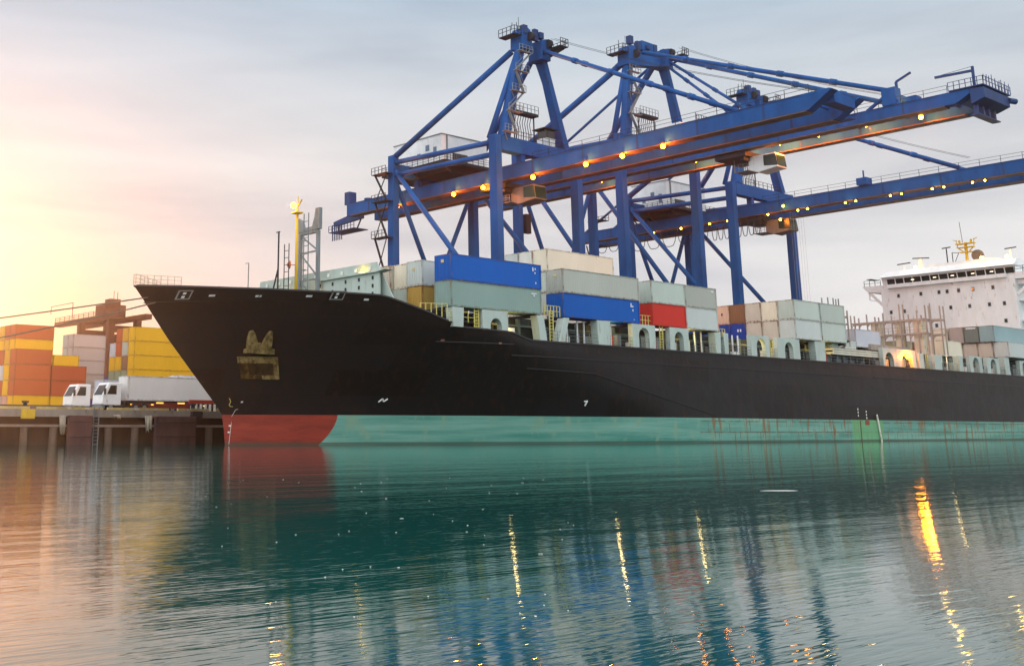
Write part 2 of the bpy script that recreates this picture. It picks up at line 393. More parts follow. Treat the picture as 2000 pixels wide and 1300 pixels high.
# bay with visible ends
rows = [('mint', 'grey'), ('beige', 'beige'), ('beige', 'beige'), ('rust', 'dblue'), ('peach', 'dblue'), ('peach', 'peach')]
ln = ['at the corner of the block', 'second from the corner of the block', 'third from the corner of the block', 'fourth from the corner of the block', 'fifth from the corner of the block', 'furthest from the water at the left end of the block']
labt = ['pale rust edged container, top tier, ', 'patched beige container end, top tier, ', 'patched brown beige container end, top tier, ', 'rusty brown slatted container end, top tier, ', 'peach container end with dark mark, top tier, ', 'plain peach container end, top tier, ']
labb = ['grey white container, bottom tier, ', 'beige container end, bottom tier, ', 'beige container end, bottom tier, ', 'blue container end with white marks, bottom tier, ', 'dark blue container end, bottom tier, ', 'peach container end, bottom tier, ']
kt = ['mint', 'beige', 'beige', 'rust', 'peach', 'peach']; kb_ = ['pale', 'peach', 'beige', 'dblue', 'dblue', 'peach']
for i in range(5):
    C(136.7, 79.95+i*2.45, T2, L20, kt[i] if i != 1 else 'cream', labt[i]+ln[i], G_S)
    C(136.7, 79.95+i*2.45, T1, L20, kb_[i] if i != 1 else 'beige', labb[i]+ln[i], G_S)
C(143.2, 79.95, T2, L20, 'mint', 'pale green container, top tier, right end of the block with open ends', G_S)
C(143.2, 79.95, T1, L20, 'mint', 'pale green container, bottom tier, right end of the block with open ends', G_S)
# low containers between
C(156.5, 82.3, T1, 7.2, 'lavender', 'single lavender grey container low on deck left of the cell guide frame', G_S)
C(153.6, 84.8, T1, L20, 'pink', 'dusty pink container low on deck left of the lavender one', G_S)
C(153.0, 87.3, T1, L20, 'peach', 'orange peach container low on deck left of the pink one', G_S)
# aft block
C(201.8, 79.8, 13.35, L40, 'pale', 'pale container with rusty beige end, bottom tier before the bridge tower, nearest the water', G_S)
C(201.6, 82.25, 13.35, L40, 'beige', 'beige rusty container end, bottom tier in front of the bridge tower, second from the water', G_S)
C(201.6, 84.7, 13.35, L40, 'beige', 'beige yellow container end, bottom tier in front of the bridge tower, third from the water', G_S)
C(201.6, 87.15, 13.35, L40, 'mint', 'greenish container end, bottom tier in front of the bridge tower, furthest left', G_S)
C(201.2, 81.6, 15.95+.02, L40, 'bluegrey', 'blue grey container on the upper tier in front of the bridge tower, nearest the water', G_S, h=2.7)
C(201.2, 84.1, 15.95+.02, L40, 'slate', 'dark slate container end with a white strip, upper tier in front of the bridge tower', G_S, h=2.7)
C(201.2, 86.6, 15.95+.02, L40, 'greypink', 'dull pink edged container end, upper tier left of the dark slate one', G_S, h=2.7)
C(201.2, 89.3, 15.95+.02, L40, 'cream', 'cream container end, upper tier at the left end beside the bridge tower', G_S, h=2.7)
C(186.5, 83.5, T1, L20, 'cream', 'cream container standing low behind the tall guide posts', G_S)
C(186.5, 86.0, T1, L20, 'pink', 'pink and cream container low between two guide frames', G_S)
C(182.5, 88.5, T1, L20, 'sage', 'olive container seen through the cell guide frame', G_S)
C(182.5, 91.0, T1, L20, 'ochre', 'brown yellow container seen through the left half of the cell guide frame', G_S)

def marks(o, quads, mat, name='marking'):
    for (x0, x1, z0, z1) in quads:
        MB().box(o.location.x+x0, o.location.x+x1, o.location.y-.012, o.location.y+.03, o.location.z+z0, o.location.z+z1).build(name, mat, o)
def end_plate(o, y0, y1, z0, z1, mat):
    MB().box(o.location.x-.045, o.location.x-.02, o.location.y+y0, o.location.y+y1, o.location.z+z0, o.location.z+z1).build('plate', mat, o)
byl = {o['label']: o for o in COL.objects if o.name.startswith('shipping_container')}
WMK = pmat('white_container_lettering', (.8, .82, .84), .6); PLT = pmat('cream_plate', (.62, .48, .22), .6)
for lb, q in (('long blue container on top', [(11.55, 11.68, 1.8, 2.2), (11.9, 12.02, 1.95, 2.15), (11.85, 11.98, 1.55, 1.72), (11.95, 12.05, .5, .7)]), ('long blue container at the bottom', [(11.3, 11.43, 1.75, 2.2), (11.5, 11.75, 1.78, 1.92), (11.6, 11.72, 1.3, 1.55), (11.75, 11.85, .35, .45)]),
              ('long grey green container nearest', [(11.3, 12.1, 2.0, 2.1), (11.6, 11.85, 1.78, 1.92)]), ('short rust edged grey', [(5.3, 5.75, 2.0, 2.2)])):
    for l_, o in byl.items():
        if l_.startswith(lb): marks(o, q, WMK)
for lb, q, mt in (('long blue container on top', (1.0, 1.4, 1.75, 2.05), PLT), ('short pale grey container behind', (1.1, 1.5, 1.6, 1.85), PLT), ('long weathered grey', (.8, 1.3, 1.75, 1.95), PLT), ('blue container end with white marks', (.7, .9, 1.4, 1.75), WMK), ('blue container end with white marks ', (1.1, 1.3, 1.4, 1.75), WMK), ('dark slate', (.4, 2.0, 2.3, 2.5), WMK), ('peach container end with dark mark', (1.0, 1.2, 1.2, 1.5), DARK)):
    for l_, o in byl.items():
        if l_.startswith(lb.strip()): end_plate(o, *q, mt)
# yard stacks behind the bow
G_Y = 'containers stacked in the yard'
H2 = 2.6; Z0 = 4.7
def stack(x, y, Ln, cols, where, names):
    n = len(cols)
    for i, k in enumerate(cols):     # bottom to top
        pos = {0: 'at the bottom', n-1: 'on top'}.get(i, '%s from the bottom' % ('first', 'second', 'third', 'fourth', 'fifth', 'sixth')[i])
        C(x, y, Z0+i*H2, Ln, k, '%s container %s of %s' % (names[k], pos, where), G_Y, h=H2-.02)
nmz = {'orange': 'orange red', 'brick': 'brick red', 'yellow': 'yellow', 'dyellow': 'dull yellow', 'greypink': 'pinkish grey', 'purple': 'purple blue', 'beige': 'beige', 'grey': 'grey', 'sage': 'olive', 'lavender': 'pale lavender', 'white': 'white', 'rust': 'brown', 'pink': 'pink'}
YL = 6.4
stack(77.3, 189.6, YL, ['yellow', 'orange', 'orange', 'orange'], 'the front orange stack at far left', nmz)
stack(83.9, 189.6, YL, ['yellow', 'brick', 'brick'], 'the brick red stack behind the truck cab', nmz)
stack(77.3, 192.1, YL, ['pink', 'yellow', 'yellow', 'dyellow'], 'the row just left of the front orange stack', nmz)
stack(77.3, 194.6, YL, ['greypink', 'orange', 'lavender', 'orange'], 'the row cut by the picture edge', nmz)
stack(77.3, 197.1, YL, ['greypink', 'orange', 'orange', 'orange'], 'the row furthest out at the left edge', nmz)
stack(81.7, 201.2, 7.3, ['dyellow', 'dyellow', 'orange', 'dyellow', 'yellow', 'orange'], 'the tall orange and yellow stack', nmz)
stack(81.7, 203.7, 7.3, ['dyellow', 'dyellow', 'orange', 'dyellow', 'dyellow', 'orange'], 'the second row of the tall yellow stack', nmz)
stack(81.7, 206.2, 7.3, ['dyellow', 'dyellow', 'orange', 'dyellow', 'yellow', 'dyellow'], 'the leftmost row of the tall yellow stack', nmz)
stack(89.2, 201.2, 5.0, ['dyellow', 'yellow', 'yellow', 'yellow'], 'the plain yellow stack at the grey stack', nmz)
stack(99.0, 214.5, 7.0, ['beige', 'greypink', 'greypink', 'greypink', 'greypink', 'greypink'], 'the tall pinkish grey stack', nmz)
stack(99.0, 217.0, 7.0, ['beige', 'grey', 'grey', 'grey', 'grey', 'grey'], 'the row behind the tall pinkish grey stack', nmz)
stack(96.3, 200.0, 5.5, ['purple'], 'the gap in front of the grey stack', nmz)
stack(107.5, 222.0, 6.4, ['purple', 'beige', 'purple'], 'the low stack under the light pole', nmz)
stack(100.7, 192.1, 13.4, ['beige', 'dyellow', 'yellow', 'yellow', 'yellow', 'yellow'], 'the long yellow stack beside the ship bow', nmz)
stack(100.7, 194.6, 13.4, ['beige', 'sage', 'sage', 'rust', 'grey', 'dyellow'], 'the second row of the long yellow stack', nmz)
stack(100.7, 197.1, 13.4, ['beige', 'sage', 'sage', 'yellow', 'orange', 'orange'], 'the third row of the long yellow stack', nmz)
stack(100.7, 199.6, 13.4, ['beige', 'yellow', 'sage', 'yellow', 'lavender'], 'the leftmost row of the long yellow stack', nmz)

# ------------------------------------------------------------------ trucks on the quay
TYRE = pmat('tyre_rubber', (.015, .015, .015), .8)
def wheel(t, x, y, z, r=.52, w_=.35):
    o = MB().tube((x, y, z), (x, y+w_, z), r, 18).build('wheel', TYRE, t)
    MB().tube((x, y-.02, z), (x, y-.005, z), r*.5, 12).build('rim', GREYM, o)
def tractor(x, y, label, mat):           # heading -X, nose at x
    t = thing('truck', (x, y, 3.42), label, 'truck', 'trucks on the quay'); z = 3.42
    MB().prism([(x+.25, z+.75), (x+2.3, z+.75), (x+2.3, z+3.25), (x+.75, z+3.25), (x+.05, z+1.9), (x, z+.9)], 'y', y, y+2.5).build('cab', mat, t, bevel=.08)
    MB().box(x+.02, x+.4, y+.1, y+2.4, z+.4, z+.74).build('bumper', GREYM, t)
    wm = MB(); wm.hexa([(x+.02, y+.25, z+1.9), (x+.1, y+.25, z+1.85), (x+.1, y+2.25, z+1.85), (x+.02, y+2.25, z+1.9), (x+.60, y+.35, z+3.0), (x+.66, y+.35, z+3.0), (x+.66, y+2.15, z+3.0), (x+.60, y+2.15, z+3.0)])
    wm.build('windscreen', GLASS, t)
    MB().prism([(x+.55, z+1.95), (x+1.7, z+1.95), (x+1.7, z+2.95), (x+.95, z+2.95)], 'y', y-.015, y-.002).build('side_window', GLASS, t)
    MB().box(x+.1, x+.3, y-.25, y-.08, z+1.9, z+2.6).build('mirror', DARK, t)
    MB().box(x+.4, x+6.0, y+.8, y+1.7, z+.6, z+.74).build('chassis', DARK, t)
    for xx in (x+1.1, x+4.2, x+5.3):
        for yy in (y+.05, y+2.1): wheel(t, xx, yy, z+.52)
    MB().box(x-.02, x-.001, y+.15, y+.5, z+.85, z+1.05).build('headlight', WHITE, t); MB().box(x-.02, x-.001, y+2.0, y+2.35, z+.85, z+1.05).build('headlight', WHITE, t)
    return t
def trailer(x, y, Ln, label):
    t = thing('trailer', (x, y, 3.42), label, 'trailer', 'container trailers on the quay'); z = 3.42
    MB().box(x, x+Ln, y+.3, y+.55, z+1.0, z+1.3).box(x, x+Ln, y+1.95, y+2.2, z+1.0, z+1.3).box(x, x+.3, y+.55, y+1.95, z+1.0, z+1.3).box(x+Ln-.3, x+Ln, y+.55, y+1.95, z+1.0, z+1.3).build('chassis', DARK, t)
    MB().box(x+3.5, x+Ln-4.5, y+.08, y+.14, z+.45, z+1.15).build('side_guard', pmat('dark_red_guard', (.16, .02, .02), .6), t)
    for xx in (x+Ln-1.2, x+Ln-2.5, x+Ln-3.8):
        for yy in (y+.05, y+2.1): wheel(t, xx, yy, z+.52)
    for xx in (x+3.8, x+6.6): MB().box(xx, xx+.9, y+.0, y+.07, z+1.02, z+1.16).build('marker_light', emat('marker_amber', (1, .55, .1), 1.5), t)
    MB().box(x+2.6, x+2.8, y+.4, y+.6, z, z+1.0).build('landing_leg', DARK, t)
    return t
tractor(58.4, 126, 'white truck cab facing left on the quay, in front of the purple container', WHITE)
tractor(59.0, 119.5, 'white truck cab pulling the long white container behind the ship bow', WHITER)
trailer(62.0, 119.5, 13.4, 'dark red trailer carrying the long white container behind the bow')
C(62.1, 119.55, 3.42+1.32, 13.2, 'white', 'long white container on the trailer behind the ship bow', G_Y, h=2.75)
trailer(62.9, 127.5, 13.4, 'dark trailer standing behind the long white container')
C(63.0, 127.5, 3.42+1.32, 12.85, 'lavender', 'pale lavender container on the rear trailer, left of the long white one', G_Y, h=2.6)
C(74.5, 130, 3.42+2.0, 12.85, 'white', 'white container standing higher behind the long white one at the ship bow', G_Y, h=2.9)
trailer(74.3, 130, 13.4, 'high trailer at the far side of the quay road by the bow')

# brown yard gantry crane in the distance
def yard_gantry():
    BR = pmat('red_brown_steel', (.12, .03, .014), .6, .2, .5)
    t = thing('yard_gantry_crane', (139, 275, 4.7), 'distant red brown gantry crane standing over the yard stacks, left of the bow', 'crane')
    # girder along Y towards the viewer
    for x in (133.5, 141.0): MB().box(x-.9, x+.9, 262, 300, 29.3, 30.6).build('girder', BR, t)
    for y in (268, 285):
        for x in (133.5, 141.0):
            MB().box(x-.8, x+.8, y-.8, y+.8, 4.7, 29.29).build('leg', BR, t)
        MB().box(134.31, 140.19, y-.6, y+.6, 26, 27.7).build('cross_beam', BR, t)
    MB().box(134.41, 140.09, 273, 279, 29, 33.6).box(136, 139, 274, 277, 33.61, 35.2).build('machinery_house', BR, t)
    mb = MB().rail((132.8, 262, 30.61), (132.8, 300, 30.61), 1.2, 3, .06)
    mb.beam((134, 266, 30.61), (134, 266, 36), .12).beam((138, 276, 35.2), (138, 276, 37.5), .12)
    mb.build('railing', BR, t)
    MB().beam((134, 292, 30.6), (134, 292, 35.5), .15).beam((134, 306, 33.4), (134, 306, 35.5), .15).beam((134, 292, 35.5), (134, 306, 35.5), .15).build('boom_frame', BR, t)
    MB().box(135, 139.5, 266, 270, 23.5, 25.5).build('trolley_cab', BR, t)
yard_gantry()
t = thing('light_pole', (119.3, 239.2, 4.7), 'thin dark light pole rising above the purple container in the yard', 'light pole')
MB().tube((119.3, 239.2, 4.7), (119.3, 239.2, 19.6), .16, 8).build('pole', DARK, t)
MB().box(117.6, 121, 239.0, 239.4, 19.61, 19.9).build('lamp_bar', DARK, t)

# ------------------------------------------------------------------ ship
STEM = [(-3, 60.5), (0.3, 59.7), (2.6, 59.5), (3.5, 58.84), (5.07, 57.4), (7.7, 55.0), (9.57, 53.3), (11.65, 51.6), (13.6, 50.1), (14.4, 49.4)]
LT = [(-3, 62), (0, 58), (3, 55), (6, 46), (9, 36), (11.5, 28), (14.4, 24)]
TOP = [(49.4, 14.38), (56, 14.03), (62, 13.8), (67.9, 13.62), (72.5, 12.45), (76.9, 11.15), (83.6, 11.0), (86.3, 10.33), (216, 10.35), (262, 10.8)]
def lerp(T, z):
    if z <= T[0][0]: return T[0][1]
    for (a, b), (c, d_) in zip(T, T[1:]):
        if z <= c: return b+(d_-b)*(z-a)/(c-a)
    return T[-1][1]
BEAM = 15.0
def hb(X, z):
    xs = lerp(STEM, z); l = lerp(LT, z); t_ = (X-xs)/l
    if t_ <= 0: return 0.0
    b = BEAM if t_ >= 1 else BEAM*(1-(1-t_)**2)
    if X > 225: b *= max(.35, 1-((X-225)/60.0)**2*(1.6-min(1, max(0, z)/10)))
    return b
def hull_normal_y(X, z): return -1
def ship():
    S = thing('container_ship', (60, 95, 0), 'black container ship with white bridge tower, red bow underpaint and teal band at the waterline', 'ship')
    # hull material
    m = bpy.data.materials.new('black_hull_paint'); m.use_nodes = True; t = m.node_tree; b = t.nodes['Principled BSDF']; b.inputs['Roughness'].default_value = .48
    b.inputs['Specular IOR Level'].default_value = .24
    g = t.nodes.new('ShaderNodeNewGeometry')
    mp1 = t.nodes.new('ShaderNodeMapping'); mp1.inputs['Scale'].default_value = (.12, 1, .22); mp1.inputs['Location'].default_value = (0, 0, .3); mp1.inputs['Rotation'].default_value = (R(90), 0, 0)
    t.links.new(g.outputs['Position'], mp1.inputs[0])
    sp = t.nodes.new('ShaderNodeSeparateXYZ'); t.links.new(g.outputs['Position'], sp.inputs[0])
    cb = t.nodes.new('ShaderNodeCombineXYZ'); t.links.new(sp.outputs[0], cb.inputs[0]); t.links.new(sp.outputs[2], cb.inputs[1])
    br = t.nodes.new('ShaderNodeTexBrick'); t.links.new(cb.outputs[0], br.inputs['Vector']); br.inputs['Scale'].default_value = 1; br.inputs['Brick Width'].default_value = 9; br.inputs['Row Height'].default_value = 2.35
    br.inputs['Color1'].default_value = (.008, .0075, .007, 1); br.inputs['Color2'].default_value = (.014, .0145, .016, 1); br.inputs['Mortar'].default_value = (.009, .009, .009, 1); br.inputs['Mortar Size'].default_value = .02
    n1 = t.nodes.new('ShaderNodeTexNoise'); mpn = t.nodes.new('ShaderNodeMapping'); mpn.inputs['Scale'].default_value = (.30, .3, .10); t.links.new(g.outputs['Position'], mpn.inputs[0]); t.links.new(mpn.outputs[0], n1.inputs[0]); n1.inputs['Detail'].default_value = 8
    rr = t.nodes.new('ShaderNodeValToRGB'); rr.color_ramp.elements[0].position = .55; rr.color_ramp.elements[1].position = .70; t.links.new(n1.outputs[0], rr.inputs[0])
    mx = t.nodes.new('ShaderNodeMix'); mx.data_type = 'RGBA'; t.links.new(rr.outputs[0], mx.inputs[0]); t.links.new(br.outputs[0], mx.inputs[6]); mx.inputs[7].default_value = (.030, .014, .010, 1)
    t.links.new(mx.outputs[2], b.inputs['Base Color'])
    n3 = t.nodes.new('ShaderNodeTexNoise'); n3.inputs['Scale'].default_value = .25; n3.inputs['Detail'].default_value = 3; t.links.new(g.outputs['Position'], n3.inputs[0])
    bp = t.nodes.new('ShaderNodeBump'); bp.inputs['Strength'].default_value = .5; bp.inputs['Distance'].default_value = .25; t.links.new(n3.outputs[0], bp.inputs['Height']); t.links.new(bp.outputs[0], b.inputs['Normal'])
    HM = m
    # boot top material
    m = bpy.data.materials.new('boot_top_paint'); m.use_nodes = True; t = m.node_tree; b = t.nodes['Principled BSDF']; b.inputs['Roughness'].default_value = .55
    g = t.nodes.new('ShaderNodeNewGeometry'); sp = t.nodes.new('ShaderNodeSeparateXYZ'); t.links.new(g.outputs['Position'], sp.inputs[0])
    def M(op, x, y, c=None):
        n = t.nodes.new('ShaderNodeMath'); n.operation = op
        for i, v in enumerate((x, y, c)):
            if v is None: continue
            if isinstance(v, (int, float)): n.inputs[i].default_value = v
            else: t.links.new(v, n.inputs[i])
        return n.outputs[0]
    def MX(f, a, c):
        n = t.nodes.new('ShaderNodeMix'); n.data_type = 'RGBA'
        for s, v in ((n.inputs[0], f), (n.inputs[6], a), (n.inputs[7], c)):
            if isinstance(v, (int, float)): s.default_value = v
            elif isinstance(v, tuple): s.default_value = (*v, 1)
            else: t.links.new(v, s)
        return n.outputs[2]
    def NZ(sc, lo, hi, scale=1, loc=(0, 0, 0), det=7):
        mp_ = t.nodes.new('ShaderNodeMapping'); mp_.inputs['Scale'].default_value = sc; mp_.inputs['Location'].default_value = loc; t.links.new(g.outputs['Position'], mp_.inputs[0])
        n = t.nodes.new('ShaderNodeTexNoise'); n.inputs['Scale'].default_value = scale; n.inputs['Detail'].default_value = det; n.inputs['Roughness'].default_value = .65; t.links.new(mp_.outputs[0], n.inputs[0])
        r = t.nodes.new('ShaderNodeMapRange'); r.inputs[1].default_value = lo; r.inputs[2].default_value = hi; t.links.new(n.outputs[0], r.inputs[0]); return r.outputs[0]
    teal = MX(NZ((.05, .05, .9), .36, .64), (.045, .235, .19), (.20, .42, .345))
    teal = MX(NZ((.6, .6, .35), .54, .66, 1, (9, 3, 0)), teal, (.20, .34, .24))
    # rust only on the flat side aft of the bow
    aft = M('MULTIPLY', M('GREATER_THAN', sp.outputs[0], 114.5), 1.0)
    drip = M('MULTIPLY', NZ((1.1, .1, .14), .53, .60), aft)
    teal = MX(M('MULTIPLY', drip, .85), teal, (.22, .10, .025))
    cb = t.nodes.new('ShaderNodeCombineXYZ'); t.links.new(sp.outputs[0], cb.inputs[0]); t.links.new(sp.outputs[2], cb.inputs[1])
    br = t.nodes.new('ShaderNodeTexBrick'); t.links.new(cb.outputs[0], br.inputs['Vector']); br.inputs['Brick Width'].default_value = 4.3; br.inputs['Row Height'].default_value = 1.25; br.inputs['Scale'].default_value = 1; br.inputs['Mortar Size'].default_value = .06
    br.inputs['Color1'].default_value = (0, 0, 0, 1); br.inputs['Color2'].default_value = (0, 0, 0, 1); br.inputs['Mortar'].default_value = (1, 1, 1, 1)
    seam = M('MULTIPLY', M('MULTIPLY', br.outputs['Color'], aft), NZ((.5, .5, .9), .40, .48))
    teal = MX(M('MULTIPLY', seam, .8), teal, (.10, .06, .03))
    green = M('MULTIPLY', M('GREATER_THAN', sp.outputs[0], 148.9), M('LESS_THAN', sp.outputs[0], 157.4))
    teal = MX(M('MULTIPLY', green, .6), teal, (.13, .42, .15))
    red = MX(NZ((.3, .3, 1.6), .35, .65), (.19, .014, .005), (.32, .032, .011))
    bulge = M('LESS_THAN', M('ADD', sp.outputs[0], M('MULTIPLY', M('POWER', M('SUBTRACT', 2.9, sp.outputs[2]), 2.0), .18)), 69.4)
    col = MX(bulge, teal, red)
    scum = M('MULTIPLY', M('LESS_THAN', sp.outputs[2], .28), .7)
    col = MX(scum, col, (.03, .05, .03))
    t.links.new(col, b.inputs['Base Color'])
    BT = m
    # stations
    xs = [0, .15, .4, .8, 1.4, 2.2, 3.2, 4.5, 6, 8, 10, 12.5, 15, 17.5, 20, 22.5, 25, 28, 31, 35, 39, 43, 47, 51, 55, 60, 66, 80, 100, 120, 140, 160, 170, 178, 186, 194, 202]
    zl = [-3, -1.5, 0, 1.4, 2.85]; zu = [2.85, 3.5, 4.4, 5.6, 7, 8.4, 9.6]
    def station(i, z): return lerp(STEM, z)+xs[i]
    def sheet(zs, top):
        mb = MB(); cols = len(zs)+(4 if top else 0)
        for side in (-1, 1):
            k0 = len(mb.v)
            for i in range(len(xs)):
                # top height at this station found by iteration
                for j in range(cols):
                    if j < len(zs): z = zs[j]
                    else:
                        zt = lerp(TOP, 49.4+xs[i])
                        for _ in range(6): zt = lerp(TOP, station(i, zt))
                        z = 9.6+(zt-9.6)*(j-len(zs)+1)/4
                    X = min(station(i, z), 262); 
                    mb.v.append((X, 95+side*hb(X, z), z))
            for i in range(len(xs)-1):
                for j in range(cols-1):
                    a = k0+i*cols+j; mb.f.append((a, a+cols, a+cols+1, a+1))
            n = len(xs)-1
        ks = len(xs)*cols
        for j in range(cols-1):
            a = (len(xs)-1)*cols+j; mb.f.append((a, ks+a, ks+a+1, a+1))
        return mb
    # ensure exact top-profile corners as stations
    extra = [67.9-50.1, 76.9-52.0, 83.6-52.1, 86.3-52.6]
    for e in extra: xs.append(e)
    xs.sort()
    up = sheet(zu, True)
    hull = up.build('hull', HM, S, True)
    so_ = hull.modifiers.new('edge', 'EDGE_SPLIT'); so_.split_angle = R(40)
    bo = sheet(zl, False).build('boot_top', BT, S, True)
    # deck
    mb = MB(); pl = []
    for X in (50.5, 52, 54, 57, 60, 64, 68, 72, 77, 84, 100, 150, 220, 240, 261.5):
        z = min(lerp(TOP, X)-.5, 12.9) if X < 76 else 10.25
        pl.append((X, hb(X, z+.4)*.985, z))
    for a, c in zip(pl, pl[1:]):
        k = len(mb.v); mb.v += [(a[0], 95-a[1], a[2]), (c[0], 95-c[1], c[2]), (c[0], 95+c[1], c[2]), (a[0], 95+a[1], a[2])]; mb.f.append((k, k+1, k+2, k+3))
    mb.build('deck', pmat('green_deck', (.06, .12, .09), .7), S)
    # top edge trim, rubbing strakes
    tr = MB(); X = 49.6
    pts = []
    while X < 258:
        z = lerp(TOP, X); pts.append((X, 95-hb(X, z)-.02, z)); X += .9 if X < 90 else 8
    for a, c in zip(pts, pts[1:]): tr.beam(a, c, .16, .14)
    pts2 = [(p[0], 190-p[1], p[2]) for p in pts]
    for a, c in zip(pts2, pts2[1:]): tr.beam(a, c, .16, .14)
    tr.build('gunwale', pmat('hull_edge_grey', (.045, .045, .05), .5), S)
    st_ = MB()
    def strake(x0, x1, z0, z1, w_=.14):
        n = max(2, int((x1-x0)/2.5)); P = []
        for i in range(n+1):
            X = x0+(x1-x0)*i/n; z = z0+(z1-z0)*i/n; P.append((X, 95-hb(X, z)-.02, z))
        for a, c in zip(P, P[1:]): st_.beam(a, c, w_, w_)
    SM = pmat('hull_strake', (.026, .026, .03), .45)
    for q_ in ((84, 152, 8.75, 8.7), (156, 250, 8.7, 8.7), (75, 84, 9.75, 9.8)):
        strake(*q_, .10); st_.build('rubbing_strake', SM, S); st_.v = []; st_.f = []
    # knuckle where the flared bow meets the flat side
    strake(86.5, 96, 7.55, 7.3, .09); strake(96, 108, 7.3, 5.0, .09); strake(108, 118, 5.0, 3.1, .09)
    st_.build('knuckle_strake', SM, S)
    # things on the shell
    def on(X, z, out_=0.0): return (X, 95-hb(X, z)-out_, z)
    def plate(name, x0, x1, z0, z1, mat, out_=.03, th=.06, n=4, parent=S, sh=0.0):
        mb = MB(); 
        for i in range(n):
            a = x0+(x1-x0)*i/n; c = x0+(x1-x0)*(i+1)/n
            d0 = sh*(8.1-z0); d1 = sh*(8.1-z1)
            p = [on(a+d0, z0, out_), on(c+d0, z0, out_), on(c+d0, z0, out_+th), on(a+d0, z0, out_+th), on(a+d1, z1, out_), on(c+d1, z1, out_), on(c+d1, z1, out_+th), on(a+d1, z1, out_+th)]
            mb.hexa(p)
        return mb.build(name, mat, parent)
    HOLE = pmat('dark_opening', (.01, .009, .009), .8)
    for x0, x1 in ((52.45, 53.4), (63.4, 64.5)):
        f = plate('fairlead', x0, x1, 13.08, 13.86, pmat('fairlead_frame', (.30, .31, .31), .5), .02, .05)
        plate('opening', x0+.1, x1-.1, 13.16, 13.78, HOLE, .075, .01, parent=f)
        plate('roller', x0+.35, x0+.55, 13.5, 13.68, WHITE, .09, .05, n=1, parent=f)
        plate('roller', x0+.35, x0+.55, 13.2, 13.38, WHITE, .09, .05, n=1, parent=f)
    for x0, z, w_ in ((54.6, 13.31, .4), (57.8, 13.25, .22), (58.1, 13.25, .12), (61.5, 13.28, .45), (66.3, 13.1, .4), (75.4, 9.8, .35), (82, 9.75, .3)):
        plate('scupper', x0, x0+w_, z, z+.16, WHITE if z > 12 else pmat('rusty_pink', (.4, .2, .15), .6), .02, .05, 1)
    # anchor and its rusty pocket
    GOLD = pmat('rusty_gold_anchor_paint', (.34, .23, .09), .7, .45, 2.2, rust=.35, rustcol=(.12, .065, .02))
    GOLD2 = pmat('rust_stained_pocket', (.16, .09, .018), .7, .5, .9, rust=.45, rustcol=(.035, .015, .006))
    pk = plate('anchor_pocket', 58.95, 61.95, 6.15, 8.1, GOLD2, .01, .12, 6, sh=.5)
    plate('pocket_edge', 61.6, 61.98, 6.15, 8.12, GOLD, .13, .08, 2, pk, .5); plate('pocket_edge', 58.8, 61.98, 7.55, 8.12, GOLD, .13, .06, 6, pk, .5)
    plate('pocket_edge', 60.6, 61.98, 6.1, 6.45, GOLD, .14, .06, 4, pk, .5)
    plate('pocket_hollow', 59.6, 61.5, 6.5, 7.5, pmat('dark_brown_hollow', (.045, .026, .010), .8, .5, 1.5), .13, .03, 4, pk, .5)  # dark brown plate in the middle of the pocket
    an = MB()
    def pr(poly, o0, o1):
        k = len(an.v); n = len(poly)
        for o in (o0, o1):
            for X, z in poly: an.v.append(on(X+(8.3-z)*.35, z, o))
        for i in range(n): j = (i+1) % n; an.f.append((k+i, k+j, k+n+j, k+n+i))
        an.f.append(tuple(k+i for i in range(n))); an.f.append(tuple(k+n+i for i in range(n)))
    pr([(59.2, 8.42), (61.35, 8.30), (61.30, 8.75), (60.95, 8.85), (59.6, 8.95), (59.2, 8.8)], .1, .75)      # crown
    pr([(59.35, 8.9), (60.05, 8.9), (59.95, 9.5), (59.7, 10.1), (59.5, 10.4), (59.38, 10.3), (59.3, 9.6)][::-1], .15, .6)               # flukes
    pr([(60.4, 8.85), (61.1, 8.8), (61.1, 9.5), (60.98, 10.25), (60.86, 10.35), (60.7, 10.0), (60.5, 9.4)], .15, .6)
    pr([(60.0, 8.9), (60.35, 8.9), (60.25, 9.35), (60.05, 9.35)], .2, .5)
    an.build('anchor', GOLD, S)
    # draft marks and painted symbols
    WM = pmat('white_marking_paint', (.8, .8, .78), .6, .05)
    for X, z in ((60.15, 2.35), (59.98, 1.75), (59.92, 1.15), (60.6, 3.95)): plate('draft_mark', X, X+.17, z, z+.14, WM, .02, .02, 1)
    dm = MB()
    for a, c in (((60.15, 2.6), (60.35, 3.3)), ((60.08, .1), (60.2, 2.4)), ((60.35, 3.3), (60.55, 3.35))): dm.beam(on(*a, .03), on(*c, .03), .03)
    dm.build('draft_line', WM, S)
    bm_ = MB()
    q = [(59.55, 4.35), (59.75, 4.05), (59.7, 3.75), (59.85, 3.6), (60.05, 3.6)]
    for a, c in zip(q, q[1:]): bm_.beam(on(*a, .03), on(*c, .03), .05)
    bm_.build('bulb_mark', YELG, S)
    for X, z, k in ((72.7, 4.1, 0), (95.45, 3.85, 1)):
        tm = MB()
        q = [(X, z), (X+.25, z+.3), (X+.45, z+.05), (X+.75, z+.3)] if k == 0 else [(X, z+.55), (X+.45, z+.6), (X+.3, z+.1), (X+.35, z+.55)]
        for a, c in zip(q, q[1:]): tm.beam(on(*a, .04), on(*c, .04), .12)
        tm.build('thruster_mark', WM, S)
    for X, z0, z1 in ((150.7, 3.3, 4.9), (152.9, 3.0, 4.3)):
        for z in [z0+i*.42 for i in range(int((z1-z0)/.42))]: plate('draft_mark', X, X+.2, z, z+.26, WM, .02, .02, 1)
    plate('load_mark', 152.5, 153.6, 2.2, 2.8, pmat('load_mark_red', (.30, .07, .05), .6), .02, .02, 1)
